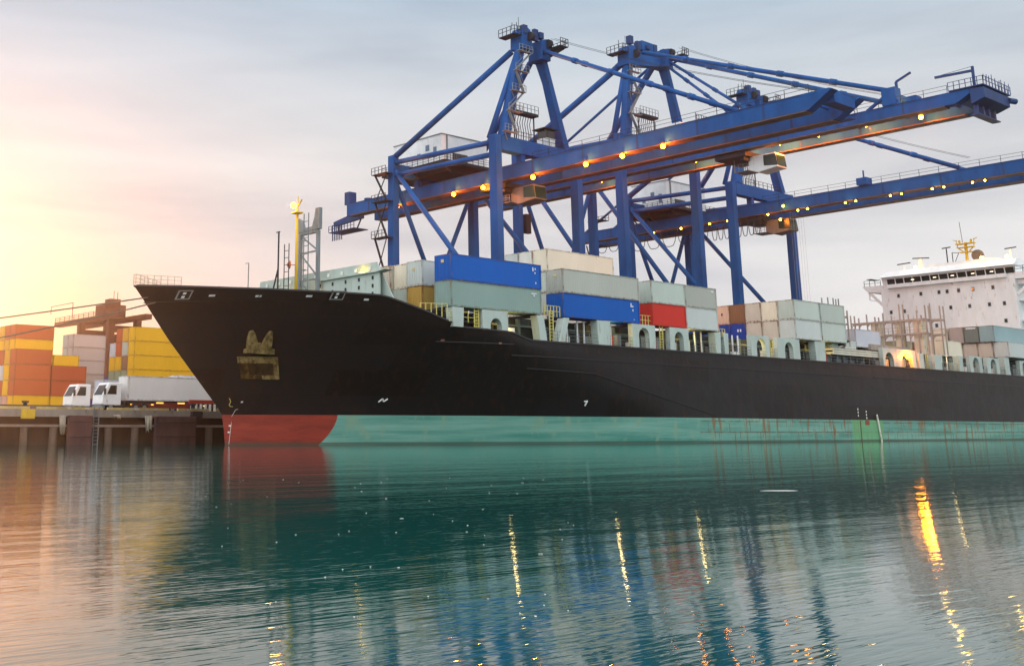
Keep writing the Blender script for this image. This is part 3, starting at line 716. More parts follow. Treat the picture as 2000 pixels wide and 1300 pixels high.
    plate('draft_line', 151.1, 151.25, 0, 2.8, pmat('dark_rust_line', (.12, .07, .03), .7), .02, .02, 1)
    MB().tube((155.55, 79.8, 3.6), (156.2, 79.75, -.4), .12, 8).build('white_pole', pmat('rusting_white_pole', (.8, .78, .7), .6, .1, 1, rust=.2), S)
    # forecastle rail at the very bow
    mb = MB()
    a, c = (49.7, 95.3, 14.4), (53.2, 92.2, 14.2)
    mb.rail((49.5, 95.2, 14.35), (53.0, 92.6, 14.15), 1.05, .6, .03, 3); mb.rail((49.5, 94.8, 14.35), (53.4, 97.2, 14.15), 1.05, .8, .03, 3)
    mb.build('bow_rail', pmat('cream_rail', (.62, .52, .38), .5), S)
    # breakwater
    bw = MB()
    bw.hexa([(73, 84.6, 12.3), (73.12, 84.6, 12.3), (73.12, 110.5, 12.3), (73, 110.5, 12.3), (72.4, 87.7, 17.9), (72.52, 87.7, 17.9), (72.52, 108.6, 17.9), (72.4, 108.6, 17.9)])
    bk = bw.build('breakwater', MINT, S)
    bw = MB(); bw.box(72.0, 72.15, 86.8, 97.2, 12.9, 16.75); bw.prism([(87, 16.75), (97.2, 16.75), (97.2, 16.9), (85.6, 16.9)], 'x', 71.7, 72.8)
    bw.build('breakwater_shelf', MINT, S)
    WH = emat('daylit_hole', (1, .96, .88), .0)
    hm = MB()
    for i in range(9):
        y = 88.6+i*2.3; hm.box(72.28, 72.38, y, y+.28, 17.15, 17.5)
    hm.build('breakwater_window', pmat('daylight_pale_hole', (.85, .85, .80), .4), bk)  # pale colour stands in for daylight through the holes
    hm = MB()
    for i in range(5):
        for z in (14.5, 15.3, 16.1): hm.box(71.93, 71.99, 87.7+i*2.2, 87.93+i*2.2, z, z+.35)
    hm.build('drain_slot', DARK, bk)
    for y, z in ((89.8, 16.95), (97.0, 15.9), (103, 14.9)):
        MB().sphere((72.1 if z < 16.5 else 72.2, y, z), .2, 8, 6, 1, 1.6, .8).build('deck_lamp', LAMPY, S)
    # foremast
    fm = MB().tube((68, 95.4, 12.9), (68, 95.4, 24), .2, 10, .14).box(67.6, 68.4, 94.9, 95.9, 23.4, 23.55).tube((68, 95.4, 24), (68, 95.3, 25.2), .07)
    fm.beam((68, 95.4, 24.1), (68, 94.6, 24.8), .12)
    mast = fm.build('foremast', YEL, S, True)
    MB().ladder((68.6, 94.6, 14), (68.6, 94.6, 23.4), .8, (0, 1, 0), .8, .04).beam((68.6, 94.6, 20.5), (68, 95.4, 20.4), .08).beam((68.6, 94.6, 17.5), (68, 95.4, 17.4), .08).build('mast_ladder', GREYM, mast)
    MB().sphere((67.7, 95.7, 24.3), .3).build('mast_lamp', LAMPM, mast); lamp_light((67.2, 96.0, 24.4), 200, (1, .5, .12), parent=S)
    MB().tube((67.3, 95.6, 18.0), (67.0, 95.7, 18.0), .45, 12, .1).beam((67, 95.7, 18), (68, 95.4, 18), .08).build('horn', pmat('orange_horn', (.6, .15, .04), .5), mast)
    # light gallows behind the foremast
    ga = MB()
    for y in (99.6, 96.4): ga.beam((71.5, y, 14), (71.5, y, 22.2), .34)
    ga.beam((71.5, 99.6, 22.2), (71.5, 96.4, 22.2), .3, .4)
    ga.prism([(96.0, 22.3), (100.1, 22.3), (100.1, 24.0), (99.3, 23.6), (98.9, 22.7), (97.3, 22.7), (96.9, 23.6), (96.7, 24.6), (96.0, 24.6)], 'x', 71.3, 71.7)
    for z0, z1 in ((14.5, 17), (17.2, 20), (20, 22)): ga.beam((71.5, 99.6, z1), (71.5, 96.4, z0), .14); ga.beam((71.5, 99.6, z1), (71.5, 96.4, z1), .16)
    ga.build('gallows_frame', GREYM, S)
    tp = MB().tube((66, 95.8, 12.9), (66, 95.8, 21.3), .09).ladder((66.4, 94.9, 13.5), (66.4, 94.9, 20), .8, (0, 1, 0), .7, .035).beam((66, 96.2, 21.3), (66, 95.6, 21.3), .1).beam((66, 97.2, 14), (66, 95.8, 17.5), .12)
    tp.build('signal_post', DARK, S)
    MB().tube((64.5, 99, 12.9), (64.5, 99, 18.3), .06).beam((64.5, 99, 18.3), (64.5, 99.6, 18.3), .06).build('thin_post', GREYM, S)
    MB().tube((63.5, 103, 12.9), (63.5, 103, 16.2), .05).build('thin_post', GREYM, S)
    # side structures along the deck edge
    Y0, Y1 = 80.05, 81.05
    for x0, x1, z0, z1 in ((75.55, 77.1, 11.1, 13.0), (97.0, 99.2, 10.35, 13.0), (141.3, 143.9, 10.35, 13.0), (120.5, 121.5, 10.35, 12.9), (118.7, 119.9, 10.35, 12.9), (170.2, 171.8, 10.35, 12.6), (175.2, 177.6, 10.35, 12.6), (183.4, 184.8, 10.35, 12.8), (200.0, 202, 10.35, 13.2)):
        MB().hexa([(x0+.15, Y0, z0), (x1-.1, Y0, z0), (x1-.1, Y1, z0), (x0+.15, Y1, z0), (x0, Y0, z1), (x1, Y0, z1), (x1, Y1, z1), (x0, Y1, z1)]).build('deck_stanchion', MINT, S, bevel=.04)
    for x0, x1, x2, x3 in ((87.5, 88.5, 87.9, 88.95), (91.7, 92.5, 90.7, 91.6)):     # slanting pair under the gap between bays
        MB().hexa([(x2, Y0, 10.35), (x3, Y0, 10.35), (x3, Y1, 10.35), (x2, Y1, 10.35), (x0, Y0, 12.95), (x1, Y0, 12.95), (x1, Y1, 12.95), (x0, Y1, 12.95)]).build('deck_stanchion', MINT, S, bevel=.04)
    for x0, x1, a, c, zt, z0 in ((79.6, 83.2, 80.9, 82.1, 12.1, 11.0), (103.0, 107.1, 104.3, 105.8, 12.5, 10.35), (109.8, 113.4, 110.9, 112.2, 12.4, 10.35), (126.3, 130.4, 127.7, 129.4, 12.5, 10.35), (132.2, 137.5, 134.1, 135.7, 12.35, 10.35), (159.4, 163.3, 160.2, 162.3, 12.2, 10.35), (163.35, 169.3, 165.0, 168.2, 12.3, 10.35), (187.2, 191.6, 188.5, 190.3, 12.6, 10.35), (193.4, 198.0, 194.9, 196.6, 12.6, 10.35), (206, 210, 207.2, 208.9, 12.6, 10.35)):
        MB().arch(x0, x1, z0, 13.0 if x0 < 150 else 12.95, a-.2, c+.2, zt+.15, Y0, Y1-.4).build('deck_portal', MINT, S)
    # coaming behind, catwalk, rails
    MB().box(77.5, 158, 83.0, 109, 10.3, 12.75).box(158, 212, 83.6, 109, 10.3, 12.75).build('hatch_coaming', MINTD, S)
    hc = MB(); X = 78.0
    while X < 211:
        hc.box(X, X+.35, 82.6, 82.98, 10.3, 12.74); X += 3.1
    hc.box(78, 212, 82.55, 82.99, 11.9, 12.1)
    hc.build('coaming_stay', pmat('mid_grey_green', (.16,.21,.19), .6, .2), S)
    random.seed(5); X = 85.
    while X < 210:
        w_ = random.uniform(.5, 1.4); MB().box(X, X+w_, 81.9, 82.4, 10.3, 10.3+random.uniform(.7, 1.6)).build('deck_locker', random.choice((MINT, GREYM, WHITER)), S); X += random.uniform(1.6, 4.5)
    for X in (99.9, 107.6, 121.8, 145.0): MB().box(X, X+1.3, 81.3, 81.8, 10.4, 11.6).build('fire_hose_box', REDP, S)
    rl = MB(); rl.rail((88.9, 80.12, 10.35), (258, 80.12, 10.4), 1.1, 1.7, .022, 3); rl.rail((88.9, 109.9, 10.35), (258, 109.9, 10.4), 1.1, 3.4, .035, 2)
    rl.build('deck_rail', GREYM, S)
    for X in (93.3, 95, 96.1, 100.6, 114.6, 116.2, 117.5, 122.7, 124, 125.2, 131.4, 139.0, 172.8, 174, 180, 181.8, 186, 199): MB().beam((X, 81.2, 10.35), (X, 81.2, 12.9), .13).build('deck_post', WHITER, S)
    # hatch support beams just under containers
    for x0, x1 in ((75.4, 88.3), (91.6, 104.5), (106.8, 119.6), (136.7, 149.6), (201.6, 214)):
        hb_ = MB()
        for x in (x0+.2, (x0+x1)/2-.2, x1-.6): hb_.box(x, x+.4, 80.2, 109, 12.76, 13.02)
        hb_.build('hatch_beam', DARK, S)
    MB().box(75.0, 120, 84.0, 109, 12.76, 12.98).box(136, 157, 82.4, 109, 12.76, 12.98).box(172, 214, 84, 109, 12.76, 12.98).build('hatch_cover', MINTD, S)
    # yellow ladders with hoops
    for X, z0, z1 in ((76.0, 11.2, 12.9), (79.0, 11.0, 13.1), (89.9, 10.35, 13.6), (108.5, 10.35, 13.1), (131.2, 10.35, 12.6), (173.2, 10.35, 12.6)):
        MB().ladder((X, 80.3, z0), (X, 80.3, z1), .55, (1, 0, 0), .3, .05).build('deck_ladder', YELG, S)
    mb = MB(); mb.rail((72.6, 81.4, 12.0), (75.1, 80.3, 12.0), 1.25, .5, .035, 1); mb.rail((75.3, 80.2, 11.6), (78.6, 80.2, 11.6), 1.0, .9, .035, 2); mb.rail((89.0, 80.4, 13.0), (91.4, 80.4, 13.0), 1.1, .5, .035, 2)
    mb.rail((104.8, 80.4, 13.0), (106.9, 80.4, 13.0), 1.1, .55, .035, 2); mb.rail((119.4, 80.2, 12.5), (121.0, 80.2, 12.5), .9, .5, .035, 2); mb.rail((79.3, 80.6, 11.1), (80, 80.6, 11.1), 1.9, .7, .035, 3)
    mb.build('platform_rail', YELG, S)
    MB().box(119.3, 121.3, 80.1, 81.6, 12.36, 12.48).build('lookout_platform', GREYM, S)
    # lit alleyway lamps
    for X, z, p in ((84.6, 11.75, 70), (100.9, 12.3, 110), (115.2, 11.9, 60), (129.0, 12.0, 60), (144.6, 12.1, 60), (180.4, 12.1, 60)):
        MB().sphere((X, 81.7, z), .16, 8, 6, 1.5, 1, .8).build('alleyway_lamp', LAMPY, S); lamp_light((X, 81.3, z), p, (1, .72, .28), parent=S)
    MB().sphere((166.6, 79.9, 12.05), .42).build('floodlight', LAMPM, S); lamp_light((166.6, 79.2, 12.0), 1000, (1, .24, .012), .3, parent=S)
    MB().beam((166.6, 79.9, 12.05), (165.6, 81.2, 12.9), .12).build('floodlight_arm', YEL, S)
    # corrugated awning and blocks near the midship gap
    aw = MB()
    for i in range(3): aw.box(146.3, 158.6, 80.3, 82.5, 11.5+i*.32, 11.7+i*.32)
    aw.box(146.3, 158.5, 80.4, 82.4, 11.69, 12.1)
    aw.build('awning', pmat('cream_awning', (.60, .60, .50), .6), S)
    MB().hexa([(146.5, 81, 12.5), (149.5, 81, 12.5), (149.5, 84, 12.5), (146.5, 84, 12.5), (149.0, 81, 13.6), (152.5, 81, 13.6), (152.5, 84, 13.6), (149.0, 84, 13.6)]).hexa([(150.8, 81, 12.5), (153.8, 81, 12.5), (153.8, 84, 12.5), (150.8, 84, 12.5), (151.5, 81, 13.6), (154.0, 81, 13.6), (154.0, 84, 13.6), (151.5, 84, 13.6)]).build('vent_trunk', MINT, S)
    MB().box(160.0, 172.0, 82.0, 88, 12.76, 13.6).build('deck_house', pmat('taupe_house', (.36, .31, .26), .6, .2), S)
    # lashing bridges with cell guide posts
    TP = pmat('pinkish_steel_post', (.34, .31, .28), .6, .2)
    def lash(name, X, y0, y1, zt, n, tall, mat, depth=1.2, z0=12.8):
        mb = MB()
        for k in (0, depth):
            for i in range(n):
                if k and i % 3: continue
                y = y0+(y1-y0)*i/(n-1); mb.beam((X+k, y, z0), (X+k, y, zt+(1.4 if i % 2 else .9)+(1.2 if i in tall else 0)), .17)
            mb.beam((X+k, y0, zt), (X+k, y1, zt), .2, .3); mb.beam((X+k, y0, 15.9), (X+k, y1, 15.9), .2, .25)
        for i in range(0, n, 3):
            y = y0+(y1-y0)*i/(n-1); mb.beam((X, y, zt), (X+depth, y, zt), .15); mb.beam((X, y, 15.9), (X+depth, y, 15.9), .12)
        for i in range(n-1):
            y = y0+(y1-y0)*(i+1)/(n-1); y_ = y-.5; mb.beam((X, y, zt-.6), (X, y_, zt-.1), .12); mb.beam((X, y, 15.2), (X, y_, 15.8), .12)
        mb.rail((X-.1, y0, 16.05), (X-.1, y1, 16.05), .9, 1.6, .025, 2)
        return mb.build(name, mat, S)
    lash('lashing_bridge', 175.0, 80.6, 92.6, 18.0, 10, (0, 3), TP)
    lash('lashing_bridge', 179.5, 80.4, 83.4, 18.2, 3, (0, 1), TP)
    lash('lashing_bridge', 151.0, 81.0, 84.0, 16.9, 3, (), TP)
    MB().box(175.4, 177.0, 85.0, 85.8, 12.8, 18).box(175.4, 177.5, 81.6, 82.9, 12.8, 17.9).box(175.4, 177.0, 88.4, 89.6, 12.8, 17.9).build('guide_locker', pmat('cream_locker', (.66, .60, .46), .6, .15, rust=.1), S)
    up_ = MB()
    for X, h in ((145.0, .8), (146.6, 1.0), (148.0, 1.0), (148.7, .9), (149.4, 1.0)): up_.beam((X, 80.6, T3-.02), (X, 80.6, T3+h), .13)
    up_.build('twist_lock_post', GREYM, S)
    # ---------------- bridge tower
    X = 216.0
    tw = MB().box(X, X+15, 83.0, 107.6, 10.3, 28.4).build('bridge_tower', WHITER, S)
    MB().box(X-.6, X-.01, 84.2, 106.0, 28.25, 28.95).build('window_shelf', WHITER, tw)
    for y, z in [(a[0], a[1]) for a in ((104.21, 26.7), (99.91, 26.7), (96.49, 26.7), (95.0, 26.7), (92.89, 26.7), (90.32, 26.7), (86.82, 26.7), (105.97, 23.7), (103.35, 23.7), (94.65, 23.7), (91.24, 23.7), (87.76, 23.7), (85.18, 23.7), (85.28, 20.6), (97.6, 20.6), (101, 20.6))]:
        f = MB().box(X-.05, X-.004, y-.27, y+.27, z-.36, z+.36).build('window', GREYM, tw); MB().box(X-.07, X-.052, y-.18, y+.18, z-.26, z+.26).build('pane', GLASS, f)
    # wheelhouse with leaning windows
    wh = MB().hexa([(X+.6, 83.0, 28.41), (X+9, 83.0, 28.41), (X+9, 107.2, 28.41), (X+.6, 107.2, 28.41), (X+.2, 83.0, 30.4), (X+9, 83.0, 30.4), (X+9, 107.4, 30.4), (X+.2, 107.4, 30.4)]).build('wheelhouse', WHITER, S)
    ys = [82.9+i*(106.4-82.9)/14 for i in range(15)]
    for a, c in zip(ys, ys[1:]):
        p = MB().hexa([(X+.42, a+.14, 29.0), (X+.5, a+.14, 29.0), (X+.5, c-.08, 29.0), (X+.42, c-.08, 29.0), (X+.18, a+.14, 30.05), (X+.26, a+.14, 30.05), (X+.26, c-.08, 30.05), (X+.18, c-.08, 30.05)]).build('bridge_window', GLASS, wh)
    for y in (86.5, 89.8, 93.5, 96.8, 101.0): MB().box(X+.14, X+.17, y, y+.6, 29.5, 29.62).build('lit_reflection', emat('window_reflection_glow', (1, .85, .55), 2.5), wh)  # glowing strips stand in for light reflected in the bridge windows
    MB().hexa([(X-.5, 82.6, 30.41), (X+9.5, 82.6, 30.41), (X+9.5, 107.7, 30.41), (X-.5, 107.7, 30.41), (X+1.0, 82.6, 31.6), (X+9.5, 82.6, 31.6), (X+9.5, 106.6, 31.6), (X+1.0, 106.6, 31.6)]).build('roof_fascia', WHITER, wh)
    MB().box(X+2, X+8, 86.5, 98.6, 31.61, 32.3).build('monkey_island', WHITE, S)
    # bridge wings
    for s_, y0, y1 in ((1, 107.61, 111.3), (-1, 78.6, 82.99)):
        wg = MB().box(X+.2, X+5.2, min(y0, y1), max(y0, y1), 27.9, 29.05) if s_ < 0 else MB().prism([(107.61, 27.6), (110.4, 27.9), (111.4, 29.1), (107.61, 29.05)], 'x', X+.2, X+5.2)
        wgo = wg.build('bridge_wing', WHITER, S)
        e = 111.0 if s_ > 0 else 78.8; i_ = 107.7 if s_ > 0 else 82.9
        MB().beam((X+.5, e-.8*s_, 27.9), (X+.5, i_, 25.2), .25, .5).beam((X+.5, e-.8*s_, 27.9), (X+.5, e-.8*s_, 26.4), .2).beam((X+.5, e-.8*s_, 26.4), (X+.5, i_+.6*s_, 26.0), .15).build('wing_bracket', WHITER, wgo)
        r = MB().rail((X+.3, i_, 29.06), (X+.3, e, 29.06), 1.1, 1.2, .04, 2)
        r.box(X+1, X+4, min(e-1.2*s_, e-.2*s_), max(e-1.2*s_, e-.2*s_), 30.5, 30.6)
        r.build('wing_rail', DARK, wgo)
    MB().box(X+1, X+14, 79.5, 82.98, 27.0, 27.8).rail((X+1, 79.6, 24.3), (X+14, 79.6, 24.3), 1.1, 1.5, .04, 3).box(X+1, X+14, 79.5, 82.98, 24.0, 24.25).box(X+1, X+14, 79.5, 82.98, 20.4, 20.65).build('side_gallery', WHITER, S)
    # masts, radars
    def radar(y, zb, zt, half, mat, name='radar', tilt=.05, pw=.18):
        r = MB().box(X+3-pw, X+3+pw, y-pw, y+pw, zb, zt).build(name, mat, S)
        MB().beam((X+3, y-half, zt+.15+half*tilt), (X+3, y+half, zt+.15-half*tilt), .2, .18).build('scanner', DARK, r)
    radar(104.0, 31.6, 33.0, 1.3, WHITE); radar(100.6, 31.6, 33.7, 1.6, WHITE, tilt=-.08, pw=.35); radar(84.2, 31.6, 33.7, 1.0, WHITE); radar(95.6, 32.3, 35.1, .8, DARK, pw=.08)
    mm = MB().tube((X+4, 92.4, 32.3), (X+4, 92.4, 36), .28, 10)
    for z, h in ((35.0, 1.5), (35.7, 1.7), (34.1, 1.2)): mm.box(X+3.4, X+4.6, 92.4-h, 92.4+h, z, z+.14)
    for s_ in (-1, 1):
        mm.beam((X+4, 92.4, 33.9), (X+4, 92.4+s_*1.4, 35.0), .14); mm.beam((X+4, 92.4+s_*1.5, 35.1), (X+4, 92.4+s_*1.6, 36.6), .12); mm.beam((X+4, 92.4+s_*1.0, 35.8), (X+4, 92.4+s_*1.1, 36.5), .3)
        mm.beam((X+4, 92.4+s_*1.6, 36.4), (X+4, 92.4+s_*2.2, 36.7), .12)
    yo = mm.build('signal_mast', YEL, S)
    MB().tube((X+4, 92.9, 36), (X+4, 93.1, 40.0), .05, 6).build('whip_antenna', DARK, yo)
    MB().tube((X+3, 94.6, 32.3), (X+3, 94.6, 34.2), .08).beam((X+3, 94.6, 34.2), (X+3, 93.4, 34.0), .1).beam((X+3, 93.4, 34.0), (X+3, 94.2, 32.4), .08).build('signal_frame', DARK, S)
    MB().tube((X+3.2, 90.2, 33.2), (X+3.7, 90.2, 33.3), 1.05, 22).beam((X+3.7, 90.2, 32.3), (X+3.7, 90.2, 33.2), .5).build('satellite_dish', pmat('brown_dish', (.17, .13, .11), .5), S)
    for y, z in ((88.6, 32.4), (84.3, 32.1), (100.9, 31.9)):
        MB().sphere((X+1.2, y, z), .33).build('roof_floodlight', LAMPY, S); lamp_light((X+.6, y, z+.3), 45, (1, .75, .4), parent=S)
    MB().tube((X+3, 81.2, 31), (X+3, 81.2, 34), .06).beam((X+3, 80.8, 33.5), (X+3, 81.8, 33.6), .06).beam((X+3, 80.9, 33), (X+3, 81.6, 33.0), .06).build('aerial', GREYM, S)
    MB().box(236, 244, 91, 99, 10.3, 33).build('funnel', pmat('funnel_paint', (.3, .3, .3), .5), S)
    # mooring lines
    for k, (a, c, lab) in enumerate((((50.6, 94.4, 13.3), (-6, 113, 3.9), 'upper mooring line running from the bow down to the quay at left'), ((51.0, 93.6, 12.8), (6, 113, 3.9), 'lower mooring line running from the bow down to the quay at left'))):
        P = []
        for i in range(21):
            t_ = i/20; p = Vector(a).lerp(Vector(c), t_); p.z -= (.5+.9*k)*4*t_*(1-t_); P.append(p)
        tag(MB().path(P, .07, 6).build('mooring_line', ROPE, None), lab, 'rope', 'mooring lines from the bow')
    return S
SHIP = ship()

# person on the lookout platform
def person():
    me = bpy.data.meshes.new('person'); x, y, z = 120.2, 80.7, 12.48
    V = [(0, 0, .92), (0, 0, 1.15), (0, 0, 1.38), (0, 0, 1.5), (0, -.01, 1.62),
         (-.11, 0, .88), (-.12, -.02, .48), (-.12, 0, .06), (-.12, -.16, .03), (.11, 0, .88), (.12, -.02, .48), (.12, 0, .06), (.12, -.16, .03),
         (-.20, 0, 1.40), (-.27, -.03, 1.15), (-.2, -.25, 1.05), (.20, 0, 1.40), (.27, -.03, 1.15), (.2, -.25, 1.05)]
    E_ = [(0, 1), (1, 2), (2, 3), (3, 4), (0, 5), (5, 6), (6, 7), (7, 8), (0, 9), (9, 10), (10, 11), (11, 12), (2, 13), (13, 14), (14, 15), (2, 16), (16, 17), (17, 18)]
    rad = [.16, .17, .16, .07, .11, .1, .075, .05, .04, .1, .075, .05, .04, .08, .055, .04, .08, .055, .04]
    me.from_pydata([(a+x, b+y, c+z) for a, b, c in V], E_, []); o = bpy.data.objects.new('person', me); COL.objects.link(o)
    md = o.modifiers.new('skin', 'SKIN'); 
    for i, v in enumerate(me.skin_vertices[0].data): v.radius = (rad[i], rad[i]); v.use_root = (i == 0)
    s = o.modifiers.new('sub', 'SUBSURF'); s.levels = 1; s.render_levels = 1
    me.materials.append(pmat('dark_work_trousers', (.05, .03, .05), .8))
    tag(o, 'person in a red hooded coat standing on the small platform at the ship rail', 'person')
    MB().prism([(x-.30, z+.85), (x+.30, z+.85), (x+.26, z+1.35), (x+.1, z+1.55), (x-.1, z+1.55), (x-.26, z+1.35)], 'y', y-.22, y+.2).build('coat', pmat('red_coat', (.50, .02, .03), .8), o, bevel=.08)
    MB().sphere((x, y, z+1.66), .15).build('helmet', WHITE, o, True)
person()

# ------------------------------------------------------------------ ship-to-shore cranes
def crane(nm, X0, X1, G, gd, gx, tipY, apex, label, full=True, rear=158, det=True):
    """X0,X1 leg lines; G girder top; gd girder depth; gx the two girder lines; apex two (x, z) heads at Y=116"""
    YW, YLn, ZB = 116.0, 139.5, 3.42
    xm = (X0+X1)/2
    S = thing('quay_crane', (xm, 128, ZB), label, 'crane', 'blue ship to shore cranes')
    PB0, PB1 = G+1.3, G+3.6
    for x in (X0, X1):
        MB().beam((x, YW, ZB+2.4), (x, YW, PB1), 1.35, 1.6, 1.25, 1.5).build('leg', BLUE, S, bevel=.05)
        MB().beam((x, YLn, ZB+2.4), (x, YLn, G+4.7), 1.35, 1.6, 1.2, 1.4).build('leg', BLUE, S, bevel=.05)
        MB().box(x-.9, x+.9, YW-2.5, YW+2.5, ZB, ZB+2.39).box(x-.9, x+.9, YLn-2.5, YLn+2.5, ZB, ZB+2.39).build('bogie', DARK, S, bevel=.1)
        MB().tube((x, YLn-.7, G+3.5), (x, YW+.7, PB1-1.0), .42, 12).build('upper_tie', BLUE, S, True)
        MB().tube((x+.02, YLn-.7, G+1.4), (x+.02, YW+.7, PB0-.6), .42, 12).build('lower_tie', BLUE, S, True)
        MB().tube((x, YLn-.6, G+2.0), (x, YW+.7, 18.5), .42, 12).build('diagonal_brace', BLUE, S, True)
        MB().box(x-.7, x+.7, YW+.9, YLn-.9, 16.2, 18.2).build('side_beam', BLUE, S, bevel=.05)
    MB().box(X0+.75, X1-.75, YW-.75, YW+.75, PB0, PB1-.02).build('portal_beam', BLUE, S, bevel=.05)
    MB().box(X0+.75, X1-.75, YLn-.6, YLn+.6, PB0, PB1-.3).build('portal_beam', BLUE, S, bevel=.05)
    MB().box(X0+.75, X1-.75, YW-.7, YW+.7, ZB+2.4, ZB+4.2).build('sill_beam', BLUE, S); MB().box(X0+.75, X1-.75, YLn-.7, YLn+.7, ZB+2.4, ZB+4.2).build('sill_beam', BLUE, S)
    # landside diagonal between the rear legs (seen low behind the ship)
    MB().tube((X0+.6, YLn, PB0-1), (xm, YLn, 24), .4, 10).tube((X1-.6, YLn, PB0-1), (xm, YLn, 24), .4, 10).build('rear_brace', BLUE, S, True)
    # hangers from the portal to the girders
    for gxx in gx:
        for yy in (YW, YLn): MB().box(gxx-.45, gxx+.45, yy-.5, yy+.5, G, PB0-.003).build('boom_hanger', BLUE, S)
    # girders
    gw = .75
    for gi, x in enumerate(gx):
        tp = tipY + (0 if nm != 'A' else 0)
        g_ = MB()
        if nm == 'A': g_.prism([(tp, G-.15), (tp+3.2, G-gd), (rear, G-gd), (rear, G), (tp+.4, G)], 'x', x-gw, x+gw)
        else: g_.prism([(tp, G-gd*.4), (tp+2, G-gd), (rear, G-gd), (rear, G), (tp+.1, G)], 'x', x-gw, x+gw)
        gb = g_.build('boom_girder', BLUE, S, bevel=.04)
        MB().box(x-gw-.12, x+gw+.12, tp+3.5, rear-1, G-gd-.16, G-gd-.002).build('rail_flange', GLOWB, gb)
        sp_ = MB(); yy = tp+9
        while yy < rear-3:
            sp_.box(x-gw-.03, x-gw-.003, yy, yy+.35, G-gd+.03, G-.03).box(x+gw+.003, x+gw+.03, yy, yy+.35, G-gd+.03, G-.03); yy += 9.7
        sp_.box(x-gw-.10, x-gw-.032, tp+4, rear-1, G-.16, G-.06)
        sp_.build('splice_plates', DBLUE, gb)
    a, b = gx[0]+gw, gx[1]-gw
    y = tipY+4
    while y < rear-2:
        MB().box(a, b, y, y+.35, G-.7, G-.2).build('boom_cross_tie', BLUE, S); y += 7.3
    MB().box(a, b, tipY+.6, tipY+2.2, G-1.4, G-.1).build('boom_cross_tie', BLUE, S)
    # walkway underside between girders along outer face
    wk = MB().box(gx[1]+gw, gx[1]+gw+1.0, tipY+2, rear-2, G-gd+.1, G-gd+.18); wk.rail((gx[1]+gw+1.0, tipY+2, G-gd+.18), (gx[1]+gw+1.0, rear-2, G-gd+.18), 1.1, 3.5, .035, 2)
    wk.build('boom_walkway', DBLUE, S)
    rl = MB().rail((gx[0]-gw+.1, tipY+3, G), (gx[0]-gw+.1, YW-3, G), 1.05, 3.2, .03, 2); rl.rail((gx[1]+gw-.1, tipY+3, G), (gx[1]+gw-.1, YW-3, G), 1.05, 3.2, .03, 2)
    rl.build('boom_railing', DARK, S)
    # A-frame
    (ax0, az0), (ax1, az1) = apex
    for (bx, ax, az, w1, w2) in ((X0+1.9, ax0, az0, 1.7, 1.15), (X1-2.8, ax1, az1, 1.6, 1.1)):
        MB().beam((bx, YW, PB1-.05), (ax, YW-.4, az), w1, 1.3, w2, 1.0).build('a_frame_leg', BLUE, S, bevel=.05)
    for (bx, ax, az) in ((X0, ax0, az0), (X1, ax1, az1)):
        MB().tube((bx, YW+1.2, PB1-.2), (ax, YW+.3, az-1.5), .42, 10).build('a_frame_strut', BLUE, S, True)
    if nm == 'A':
        MB().tube((X0, YLn, G+4.3), (ax0-.5, YW+1.5, az0-2.3), .48, 12).build('backstay', BLUE, S, True)
        MB().tube((X1, YLn, G+4.3), (ax1, YW+1.5, az1-2.3), .48, 12).build('backstay', BLUE, S, True)
    else:
        MB().tube((X0, YLn, G+4.3), (ax0, YW+1.5, az0-1.8), .55, 12).build('backstay', BLUE, S, True)
        MB().tube((X1, YLn, G+4.3), (ax1-.4, YW+1.5, az1-2.0), .55, 12).build('backstay', BLUE, S, True)
        for gxx, ax, az in ((gx[0], ax0, az0), (gx[1], ax1, az1)):
            MB().tube((gxx, rear-2, G), (ax, YW+1, az-1.0), .26, 8).build('rear_stay', BLUE, S, True)
    # head
    hz = max(az0, az1)
    hd = MB()
    hd.prism([(ax0-1.1, az0-2.4), (ax0+1.3, az0-2.4), (ax0+1.0, az0+.4), (ax0+.4, az0+1.1), (ax0-.5, az0+1.1), (ax0-1.0, az0+.2)], 'y', YW-1.4, YW+1.2)
    hd.prism([(ax1-1.1, az1-2.6), (ax1+1.1, az1-2.6), (ax1+1.1, az1), (ax1+.3, az1+.9), (ax1-.8, az1+.6)], 'y', YW-1.9, YW+.9)
    if ax1-ax0 > 5: hd.beam((ax0+.8, YW, az0-.9), (ax1-.8, YW, az1-1.1), 1.6, 2.6); hd.box((ax0+ax1)/2-1.6, (ax0+ax1)/2+1.6, YW-1, YW+.8, (az0+az1)/2+.3, (az0+az1)/2+2.0)
    hdo = hd.build('apex_head', BLUE, S, bevel=.06)
    pf = MB()
    pf.box(ax0-2.6, ax0-1.1, YW-1.2, YW+2.2, az0-.4, az0-.25); pf.rail((ax0-2.6, YW-1.2, az0-.25), (ax0-2.6, YW+2.2, az0-.25), 1.2, .8, .04, 2); pf.rail((ax0-2.6, YW-1.2, az0-.25), (ax0-1.1, YW-1.2, az0-.25), 1.2, .7, .04, 2)
    pf.build('apex_platform', DARK, S); pf = MB()
    pf.box(ax1+1.1, ax1+2.9, YW-4.0, YW+.5, az1-.5, az1-.35); pf.rail((ax1+2.9, YW-4, az1-.35), (ax1+2.9, YW+.5, az1-.35), 1.2, .8, .04, 2); pf.rail((ax1+1.1, YW-4, az1-.35), (ax1+2.9, YW-4, az1-.35), 1.2, .7, .04, 2)
    pf.beam((ax1+1, YW-1, az1-2), (ax1+2.6, YW-3.4, az1-.5), .3); pf.build('apex_platform', DARK, S); pf = MB()
